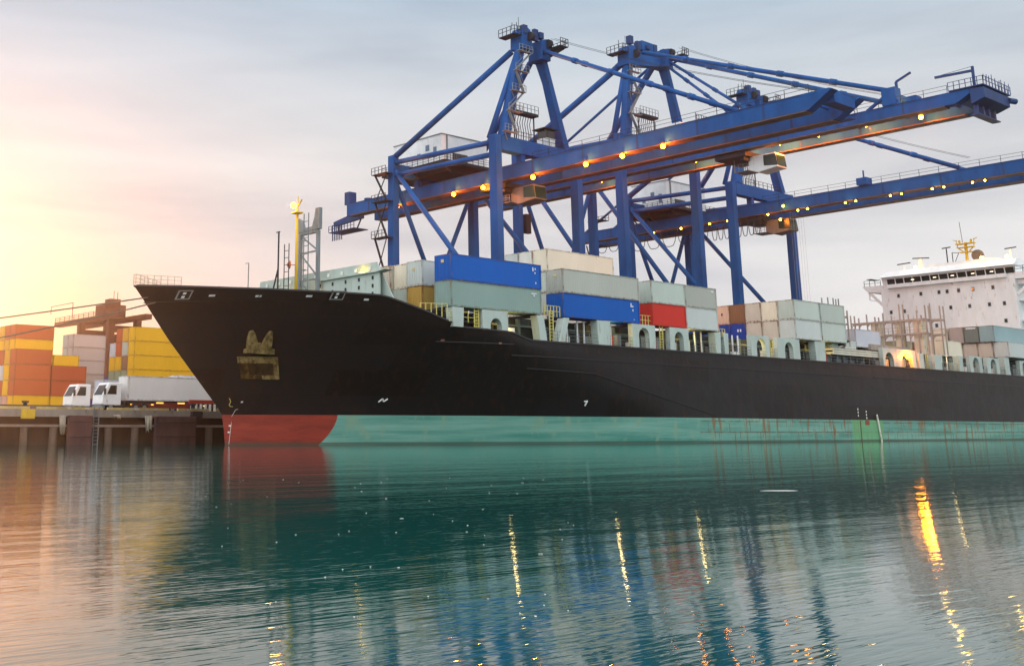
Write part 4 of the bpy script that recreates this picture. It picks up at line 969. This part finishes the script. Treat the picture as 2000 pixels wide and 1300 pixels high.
    for k in range(5): MB().box(ax0-.8+k*(ax1-ax0)/4, ax0+.1+k*(ax1-ax0)/4, YW-1.5+.3*(k % 2), YW-.6, (az0+az1)/2+.5-.5*(k % 2), (az0+az1)/2+1.9-.4*(k % 3)).build('head_machinery', DBLUE, S)
    for k in range(4): pf.beam((ax0-2+k*1.3, YW, az0+.6), (ax0-2.0+k*1.3+random.uniform(-.2, .2), YW, az0+1.6+random.uniform(0, .6)), .07)
    pf.tube((ax0-.9, YW-.5, az0-.3), (ax0-.9, YW-.5, az0+2.8), .04, 5)
    pf.build('apex_antenna', DARK, S)
    for k in range(2):
        s_ = MB().tube((ax1-.6+k*1.1, YW-2.0, az1-.6), (ax1-.6+k*1.1, YW-2.6, az1-.6), .01); 
    MB().tube((ax1+.2, YW-2.1, az1+.1), (ax1+.8, YW-2.1, az1+.1), .7, 16).tube((ax0+.1, YW-1.8, az0-.4), (ax0+.6, YW-1.8, az0-.4), .7, 16).build('rope_sheave', DARK, S)
    return S, gx, G, (ax0, az0), (ax1, az1)

def stay(S, p, q, r=.3, name='forestay'):
    p, q = Vector(p), Vector(q); mb = MB().tube(p, q, r, 8); n = 5
    for i in range(1, n): o = p.lerp(q, i/n); d_ = (q-p).normalized()*.5; mb.tube(o-d_, o+d_, r*1.35, 8)
    return mb.build(name, BLUE, S, True)
def wires(S, p, q, n=3, sag=1.0, sp=.35, r=.035):
    mb = MB(); p, q = Vector(p), Vector(q)
    for k in range(n):
        o = Vector((sp*(k-n/2), 0, .25*k)); P = []
        for i in range(13): t_ = i/12; v = p.lerp(q, t_)+o; v.z -= sag*4*t_*(1-t_); P.append(v)
        mb.path(P, r, 4)
    return mb.build('hoist_rope', DARK, S)
def lampset(S, pts, r=.25, power=500, flood=True, mat=None):
    for p in pts:
        l = MB().sphere(p, r, 10, 8).build('boom_lamp', mat or LAMPM, S, True)
        MB().box(p[0]-.3, p[0]+.3, p[1]-.35, p[1]+.35, p[2]+r+.003, p[2]+r+.18).build('lamp_hood', DARK, l)
        if power: lamp_light((p[0]-.5, p[1]-.4, p[2]-.25), power*1.6, (1, .22, .018), parent=S)
def house(S, x0, x1, y0, y1, z0, z1):
    h = MB().box(x0, x1, y0, y1, z0, z1).build('machinery_house', WHITER, S)
    MB().prism([(x0-.15, z1), (x1+.15, z1), (x1+.15, z1+.12), (x0-.15, z1+.12)], 'y', y0-.15, y1+.15).build('roof', GREYM, h)
    for y, z, a, b in ((y0+3.0, z0+2.6, .9, 1.0), (y0+5.2, z0+1.7, .8, .8), (y0+1.2, z0+1.2, .8, 1.8)): MB().box(x0-.04, x0-.003, y, y+a, z, z+b).build('hatch', pmat('blue_grey_hatch', (.14, .22, .32), .5), h)
    MB().box(x0+1.0, x0+1.2, y0-.25, y0-.01, z0, z1).box(x0+2.4, x0+5.8, y0-.05, y0-.01, z0+.6, z0+2.1).build('louvre', GREYM, h)
    ml = MB()
    for i in range(7): ml.box(x0+2.5+i*.47, x0+2.8+i*.47, y0-.09, y0-.055, z0+.7, z0+2.0)
    ml.build('louvre_slat', DARK, h)
    p = MB().box(x0-1.6, x1+.5, y0-2.5, y1+1.5, z0-.55, z0-.01)
    for y in (y0-1.5, (y0+y1)/2, y1): p.beam((x0-1.4, y, z0-.5), (x0+1, y, z0-2.0), .2)
    p.box(x0+.2, x1-.2, y0-1, y1+.5, z0-1.4, z0-.551)
    p.rail((x0-1.6, y0-2.5, z0), (x0-1.6, y1+1.5, z0), 1.1, 1.3, .035, 3); p.rail((x0-1.6, y0-2.5, z0), (x1+.5, y0-2.5, z0), 1.1, 1.3, .035, 3)
    p.build('house_platform', DARK, S)
def trolley_cab(S, x, y, G, gd, mat=None):
    # trolley frame runs under the girders, cab hangs in front
    z = G-gd
    MB().box(x-3.6, x+3.6, y+1, y+6.5, z-1.0, z-.2).box(x-3.2, x+3.2, y+1.5, y+2.2, z-1.6, z-1.001).build('trolley', DARK, S)
    c = MB().prism([(y-3.2, z-3.2), (y+.2, z-3.6), (y+1.8, z-3.0), (y+1.8, z-.9), (y-2.9, z-.9)], 'x', x-1.6, x+1.2).build('operator_cab', mat or WHITER, S, bevel=.1)
    MB().prism([(y-3.28, z-3.0), (y-3.0, z-1.1), (y-.9, z-1.1), (y-.9, z-2.7)], 'x', x-1.64, x-1.605).build('cab_window', pmat('teal_cab_glass', (.012, .045, .042), .1), c)
    MB().hexa([(x-1.4, y-3.26, z-3.0), (x+1.0, y-3.26, z-3.0), (x+1.0, y-3.22, z-3.0), (x-1.4, y-3.22, z-3.0), (x-1.4, y-3.02, z-1.2), (x+1.0, y-3.02, z-1.2), (x+1.0, y-2.98, z-1.2), (x-1.4, y-2.98, z-1.2)]).build('cab_window', pmat('teal_cab_glass', (.012, .045, .042), .1), c)
    g = MB().rail((x-1.9, y+1.8, z-3.0), (x-1.9, y+4.2, z-3.0), 1.1, .7, .035, 3); g.box(x-2, x+1, y+1.8, y+4.2, z-3.1, z-3.0); g.beam((x-1.9, y+4.1, z-3.0), (x-1.9, y+4.1, z-1), .1)
    g.build('cab_gallery', GREYM, S)
def stair(S, x, y, z0, z1, dx, lean, n=4, side=1):
    mb = MB(); h = (z1-z0)/n
    for i in range(n+1):
        z = z0+h*i; cx = x+lean*(z-z0)/(z1-z0)
        mb.box(cx-1.5, cx+1.5, y-1.6, y-.95, z-.1, z); mb.rail((cx-1.5, y-1.6, z), (cx+1.5, y-1.6, z), 1.0, .75, .035, 2)
        mb.beam((cx-1.4, y-1.3, z-.1), (cx-.3, y-.8, z-1.2), .1)
        if i < n:
            s_ = 1 if i % 2 else -1; cx2 = x+lean*(z+h-z0)/(z1-z0)
            mb.beam((cx-s_*1.3, y-1.3, z), (cx2+s_*1.3, y-1.3, z+h), .45, .14); mb.beam((cx-s_*1.3, y-1.55, z+.9), (cx2+s_*1.3, y-1.55, z+h+.9), .05)
    return mb.build('stair_tower', GREYM, S)
# crane nearest the bow
A, *_ = crane('A', 118.7, 136.9, 41.0, 2.15, (124.2, 130.6), 65.0, ((124.9, 61.6), (128.6, 60.6)), 'leftmost blue quay crane, with the short upturned boom end and white machinery house')
stay(A, (128.2, 114.6, 59.6), (125.2, 78.9, 41.4), .33); stay(A, (129.6, 114.6, 59.6), (131.0, 78.9, 41.4), .33)
wires(A, (129.5, 113, 61.2), (129, 70, 42.5), 2, .8, .9, .03)
house(A, 123.2, 133.6, 132.6, 144.5, 44.0, 48.9)
lampset(A, [(123.3, 143.9, 38.35), (123.3, 130.0, 38.35), (123.3, 123.3, 38.35), (123.3, 112.8, 38.2), (123.3, 102.6, 38.35), (123.3, 96.1, 38.35), (123.3, 89.3, 38.4)], .32, 1300)
trolley_cab(A, 127.4, 118.0, 41.0, 2.15, pmat('grimy_grey_cab', (.20, .19, .18), .6, .2))
stair(A, 120.8, 116, 45.2, 58.6, 1, 3.6, 4)
mb = MB()
for z in (42.6, 38.0, 32.0): mb.box(116.4, 118.0, 138.8, 142.4, z-.1, z); mb.rail((116.4, 138.8, z), (116.4, 142.4, z), 1.1, .9, .04, 2)
for z0, z1 in ((25, 32), (32, 38), (38, 42.6)): mb.beam((117, 139.2, z0), (117, 142.2, z1), .35, .15); mb.beam((117.2, 142.4, z0), (117.2, 139.4, z1), .12)
mb.build('leg_stair', DARK, A)
# rear service platform of crane A with hanging cable loops
mb = MB().prism([(157.9, 38.9), (166, 38.4), (166, 39.2), (157.9, 40.4)], 'x', 126.6, 127.4).box(125.5, 128.8, 158.5, 166, 37.0, 37.12)
mb.rail((125.5, 158.5, 37.12), (125.5, 166, 37.12), 1.1, 1.0, .045, 2); mb.beam((127, 158.2, 39), (127, 159.5, 37.1), .2); mb.beam((127, 165, 38.5), (127, 165, 37.1), .2)
mb.box(123.4, 125.0, 157.2, 158.6, 40.9, 43.2).tube((127.5, 156.8, 40.9), (127.5, 156.8, 42.4), .8, 12)
for i in range(6): mb.beam((125.6, 162.2+i*.55, 38.4), (125.6, 162.2+i*.55, 35.4), .14)
mb.build('rear_platform', DBLUE, A)
# walkway on the portal and small huts
def portal_gear(S, X0, X1, PB1, y=116, hut=True):
    mb = MB(); mb.rail((X0+4, y-.7, PB1), (X1-4, y-.7, PB1), 1.1, 1.4, .04, 2)
    for i in range(7): mb.path([(X0+5+i*.55, y+.4, PB1), (X0+5.1+i*.55, y+.4, PB1+1.6), (X0+4.8+i*.55, y+.4, PB1+3.0), (X0+5.2+i*.55, y+.4, PB1+4.3)], .06, 5)
    mb.box(X0+4.6, X0+9.6, y-.2, y+1.2, PB1+4.4, PB1+4.8); mb.beam((X0+9.2, y+.5, PB1), (X0+9.2, y+.5, PB1+4.6), .16); mb.beam((X0+4.8, y+.5, PB1), (X0+4.8, y+.5, PB1+4.6), .14)
    mb.rail((X0+4.6, y-.2, PB1+4.8), (X0+9.6, y-.2, PB1+4.8), 1.2, .9, .03, 2)
    mb.build('reel_platform', DARK, S)
    if hut:
        h = MB().box(X1-7.4, X1-5.2, y-.5, y+1.4, PB1, PB1+1.3).build('portal_hut', WHITER, S)
        MB().box(X1-7.3, X1-5.3, y-.42, y+1.3, PB1+1.301, PB1+2.7).build('hut_glazing', GLASS, h); MB().box(X1-8.0, X1-4.9, y-.9, y+1.8, PB1+2.701, PB1+2.85).build('hut_roof', DARK, h)
portal_gear(A, 118.7, 136.9, 44.6)
# crane B, the tall one with the longest visible boom
B, *_ = crane('B', 148.2, 169.0, 46.15, 1.75, (154.8, 161.2), 61.8, ((151.4, 64.6), (160.8, 66.2)), 'tallest blue quay crane, its full boom reaching out right above the ship')
stay(B, (161.2, 114, 65.2), (161.2, 75.5, 48.2), .36); stay(B, (153.2, 114, 64.6), (154.8, 72.8, 48.4), .36)
stay(B, (160.6, 114.4, 63.8), (161.2, 96.0, 46.4), .25, 'inner_forestay'); stay(B, (161.0, 114.4, 64.8), (161.2, 92.0, 46.4), .25, 'inner_forestay')
wires(B, (161.8, 112, 66.6), (160, 76, 49.4), 2, .7, .9, .03)
lampset(B, [(158, 70.4, 44.6)], .3, 900, mat=LAMPY)
for y, p in ((108, 1500), (100, 1500), (92.5, 1800), (86, 1200), (78.5, 1500), (70.5, 1100), (128, 1200)): lampset(B, [(158.0, y, 45.0)], .16, p*1.6)
mb = MB()
for x in (154.8, 161.2): mb.box(x-.9, x+.9, 71.8, 73.8, 46.16, 48.7)
for x in (154.8, 161.2): mb.beam((x, 73, 48.2), (x, 76.5, 46.2), .4)
mb.box(155.7, 160.3, 72.4, 73.2, 47.4, 48.2)
mb.build('stay_anchor_block', BLUE, B, bevel=.04)
MB().beam((155, 72.0, 46.2), (155, 72.0, 49.6), .3).beam((155, 72.0, 49.6), (154.5, 69.6, 50.3), .2, .3).build('service_davit', DBLUE, B); MB().beam((156, 61.9, 46.2), (156, 61.9, 49.6), .3).beam((156, 61.9, 49.0), (155, 66.6, 48.9), .35, .3).beam((156, 61.9, 49.6), (155, 66.6, 49.0), .05).build('service_davit', DBLUE, B)
mb = MB().prism([(60.0, 44.5), (61.8, 43.9), (61.8, 46.1), (60.0, 45.9)], 'x', 154.0, 162.0); mb.box(153.8, 162.4, 59.9, 64.5, 46.16, 46.3)
mb.rail((153.8, 59.9, 46.3), (153.8, 64.5, 46.3), 1.1, .8, .04, 2); mb.rail((153.8, 59.9, 46.3), (162.4, 59.9, 46.3), 1.1, 1.0, .04, 2)
for i in range(4): mb.box(155+i*1.8, 155.5+i*1.8, 61.5, 62, 42.6, 44.4)
mb.box(154.6, 161.4, 61.2, 62.3, 42.5, 42.65); mb.tube((161.8, 60, 45.4), (163.0, 59.6, 45.4), .4, 10)
for i in range(9): mb.beam((153.9+i*1.0, 59.95, 46.3), (154.0+i*1.0+random.uniform(-.3, .3), 59.95, 47.6+random.uniform(0, .5)), .07)
mb.build('boom_tip', DBLUE, B)
trolley_cab(B, 158.0, 95.5, 46.15, 1.75)
stair(B, 151.0, 116, 49.7, 61.0, 1, .5, 3)
portal_gear(B, 149.5, 168.2, 49.7, hut=False)
mb = MB()
for x0, y0, z0, h, wd in ((159.0, 108, 46.2, 5.4, 3.4), (165.4, 114, 49.7, 2.4, 3.0)):
    mb.box(x0, x0+wd, y0, y0+1.4, z0+h, z0+h+.3); mb.rail((x0, y0, z0+h+.3), (x0+wd, y0, z0+h+.3), 1.5, .7, .04, 2)
    for k in range(3): mb.beam((x0+.5+k*1.2, y0+.7, z0), (x0+.5+k*1.2, y0+.7, z0+h), .18)
mb.build('service_tower', DARK, B)
h = MB().box(154.6, 157.6, 108.5, 111, 46.3, 50.2).box(155, 156.6, 108.6, 110.8, 50.2, 51.5).build('equipment_box', WHITER, B)
mb = MB().box(149, 150.2, 138.2, 139, 36, 39.5)
for z in (36.0, 41.0): mb.box(169.8, 172.2, 138.2, 141.5, z-.1, z); mb.rail((172.2, 138.2, z), (172.2, 141.5, z), 1.1, .9, .04, 2)
mb.build('leg_platform', DARK, B)
# crane C, far right
Cc, *_ = crane('C', 180.0, 199.6, 42.4, 2.1, (186.2, 192.8), 52.0, ((186.9, 64.0), (189.9, 63.2)), 'rightmost blue quay crane, its boom running out of the picture at right')
stay(Cc, (189.6, 114.6, 60.8), (186.4, 77.9, 42.9), .33); stay(Cc, (187.6, 114.6, 60.8), (192.8, 77.9, 42.9), .33)
wires(Cc, (190, 113, 62.2), (186.6, 76, 44.0), 2, .7, .8, .03)
house(Cc, 184.6, 197.4, 133.4, 141.8, 44.4, 49.9)
pts = []
for y in (137.5, 131, 124.5, 120.5, 112): pts.append((185.2, y, 39.95))
lampset(Cc, pts, .17, 80, mat=LAMPY)
pts = []
for y in (106.0, 97.0, 89.0, 82.0, 75.6):
    pts += [(185.2, y, 39.85), (185.2, y-1.9, 39.85)]
lampset(Cc, pts, .15, 0, mat=LAMPY)
for y in (105, 96, 88, 81): lamp_light((184.6, y, 39.5), 150, (1, .7, .35), parent=Cc)
lampset(Cc, [(184.9, 108.6, 41.0), (184.9, 109.4, 38.6)], .2, 60, mat=LAMPY)
trolley_cab(Cc, 189.5, 112.5, 42.4, 2.1, pmat('grimy_grey_cab', (.20, .19, .18), .6, .2))
fe = MB(); y = 116.5
def loops(y0, y1, n, dep):
    for i in range(n):
        a = y0+(y1-y0)*i/n; b = y0+(y1-y0)*(i+1)/n; P = []
        for k in range(9): t_ = k/8; P.append((185.0, a+(b-a)*t_, 39.9-dep*(1-(2*t_-1)**4)))
        fe.path(P, .07, 5)
loops(113.5, 124, 8, 3.3); loops(124.5, 143, 5, 3.2); loops(143, 152, 3, 2.5)
fe.build('festoon_cable', DARK, Cc)
portal_gear(Cc, 180.0, 199.6, 46.0, hut=False)
mb = MB()
for k in range(6): mb.tube((186+k*1.4, 108+k*.3, 40), (186+k*1.4, 108+k*.3, 14), .018, 4)
mb.build('hoist_rope', pmat('thin_grey_wire', (.35, .35, .36), .5), Cc)
mb = MB().box(184.6, 186.6, 92.6, 94.4, 42.4, 43.6).beam((185.6, 93.5, 43.6), (185.6, 93.5, 45.0), .2); mb.build('boom_box', BLUE, Cc)
mb = MB().box(181.5, 184.5, 151, 154, 36, 36.1).rail((181.5, 151, 36.1), (181.5, 154, 36.1), 1.1, .8, .04, 2); mb.beam((183, 150, 39), (182, 153, 31), .2).beam((183, 153, 39), (182, 150, 31), .2).build('rear_stair', DARK, Cc)
# slender container spreader lights etc are too small to see

# ------------------------------------------------------------------ foam flecks on the water
def flecks():
    mb = MB(); random.seed(11)
    ca, sa = math.cos(R(50.09)), math.sin(R(50.09))
    def put(lat, dep, ln, wd):
        n = 7; k = len(mb.v); P = []
        for i in range(n):
            a = 2*math.pi*i/n; rr = random.uniform(.6, 1.2); l = lat+ln*rr*math.cos(a); d_ = dep+wd*rr*math.sin(a)
            P.append((l*sa+d_*ca, -l*ca+d_*sa, .004))
        mb.v += P; mb.v += [(p[0], p[1], .006) for p in P]
        mb.f.append(tuple(k+n+i for i in range(n)))
        for i in range(n): mb.f.append((k+i, k+(i+1) % n, k+n+(i+1) % n, k+n+i))
    for i in range(60):
        dep = 8+24*random.random()**1.3; put((random.uniform(-.14, .16)+random.gauss(0, .03))*dep, dep, random.uniform(.004, .013)*(dep/16+.3), random.uniform(.01, .03)*(dep/16+.3))
    put(.335*25, 25, .42, .15); put(.015*17, 17, .03, .03)
    tag(mb.build('foam_flecks', pmat('white_foam', (.75, .76, .72), .7)), 'small white foam flecks scattered on the dark green water', 'foam', kind='stuff')
flecks()

# ------------------------------------------------------------------ warm haze added to give the left side its orange glow
def haze():
    m = bpy.data.materials.new('added_glow_haze'); m.use_nodes = True; t = m.node_tree; t.nodes.clear()
    o = t.nodes.new('ShaderNodeOutputMaterial'); v = t.nodes.new('ShaderNodeVolumePrincipled')
    v.inputs['Color'].default_value = (.92, .74, .64, 1); v.inputs['Density'].default_value = .0002; v.inputs['Anisotropy'].default_value = .9
    t.links.new(v.outputs[0], o.inputs['Volume'])
    b = MB().box(-450, 950, -80, 1250, -7, 75).build('haze', m); tag(b, kind='stuff')
    b['label'] = 'thin warm haze over the harbour, added for the orange glow'
haze()
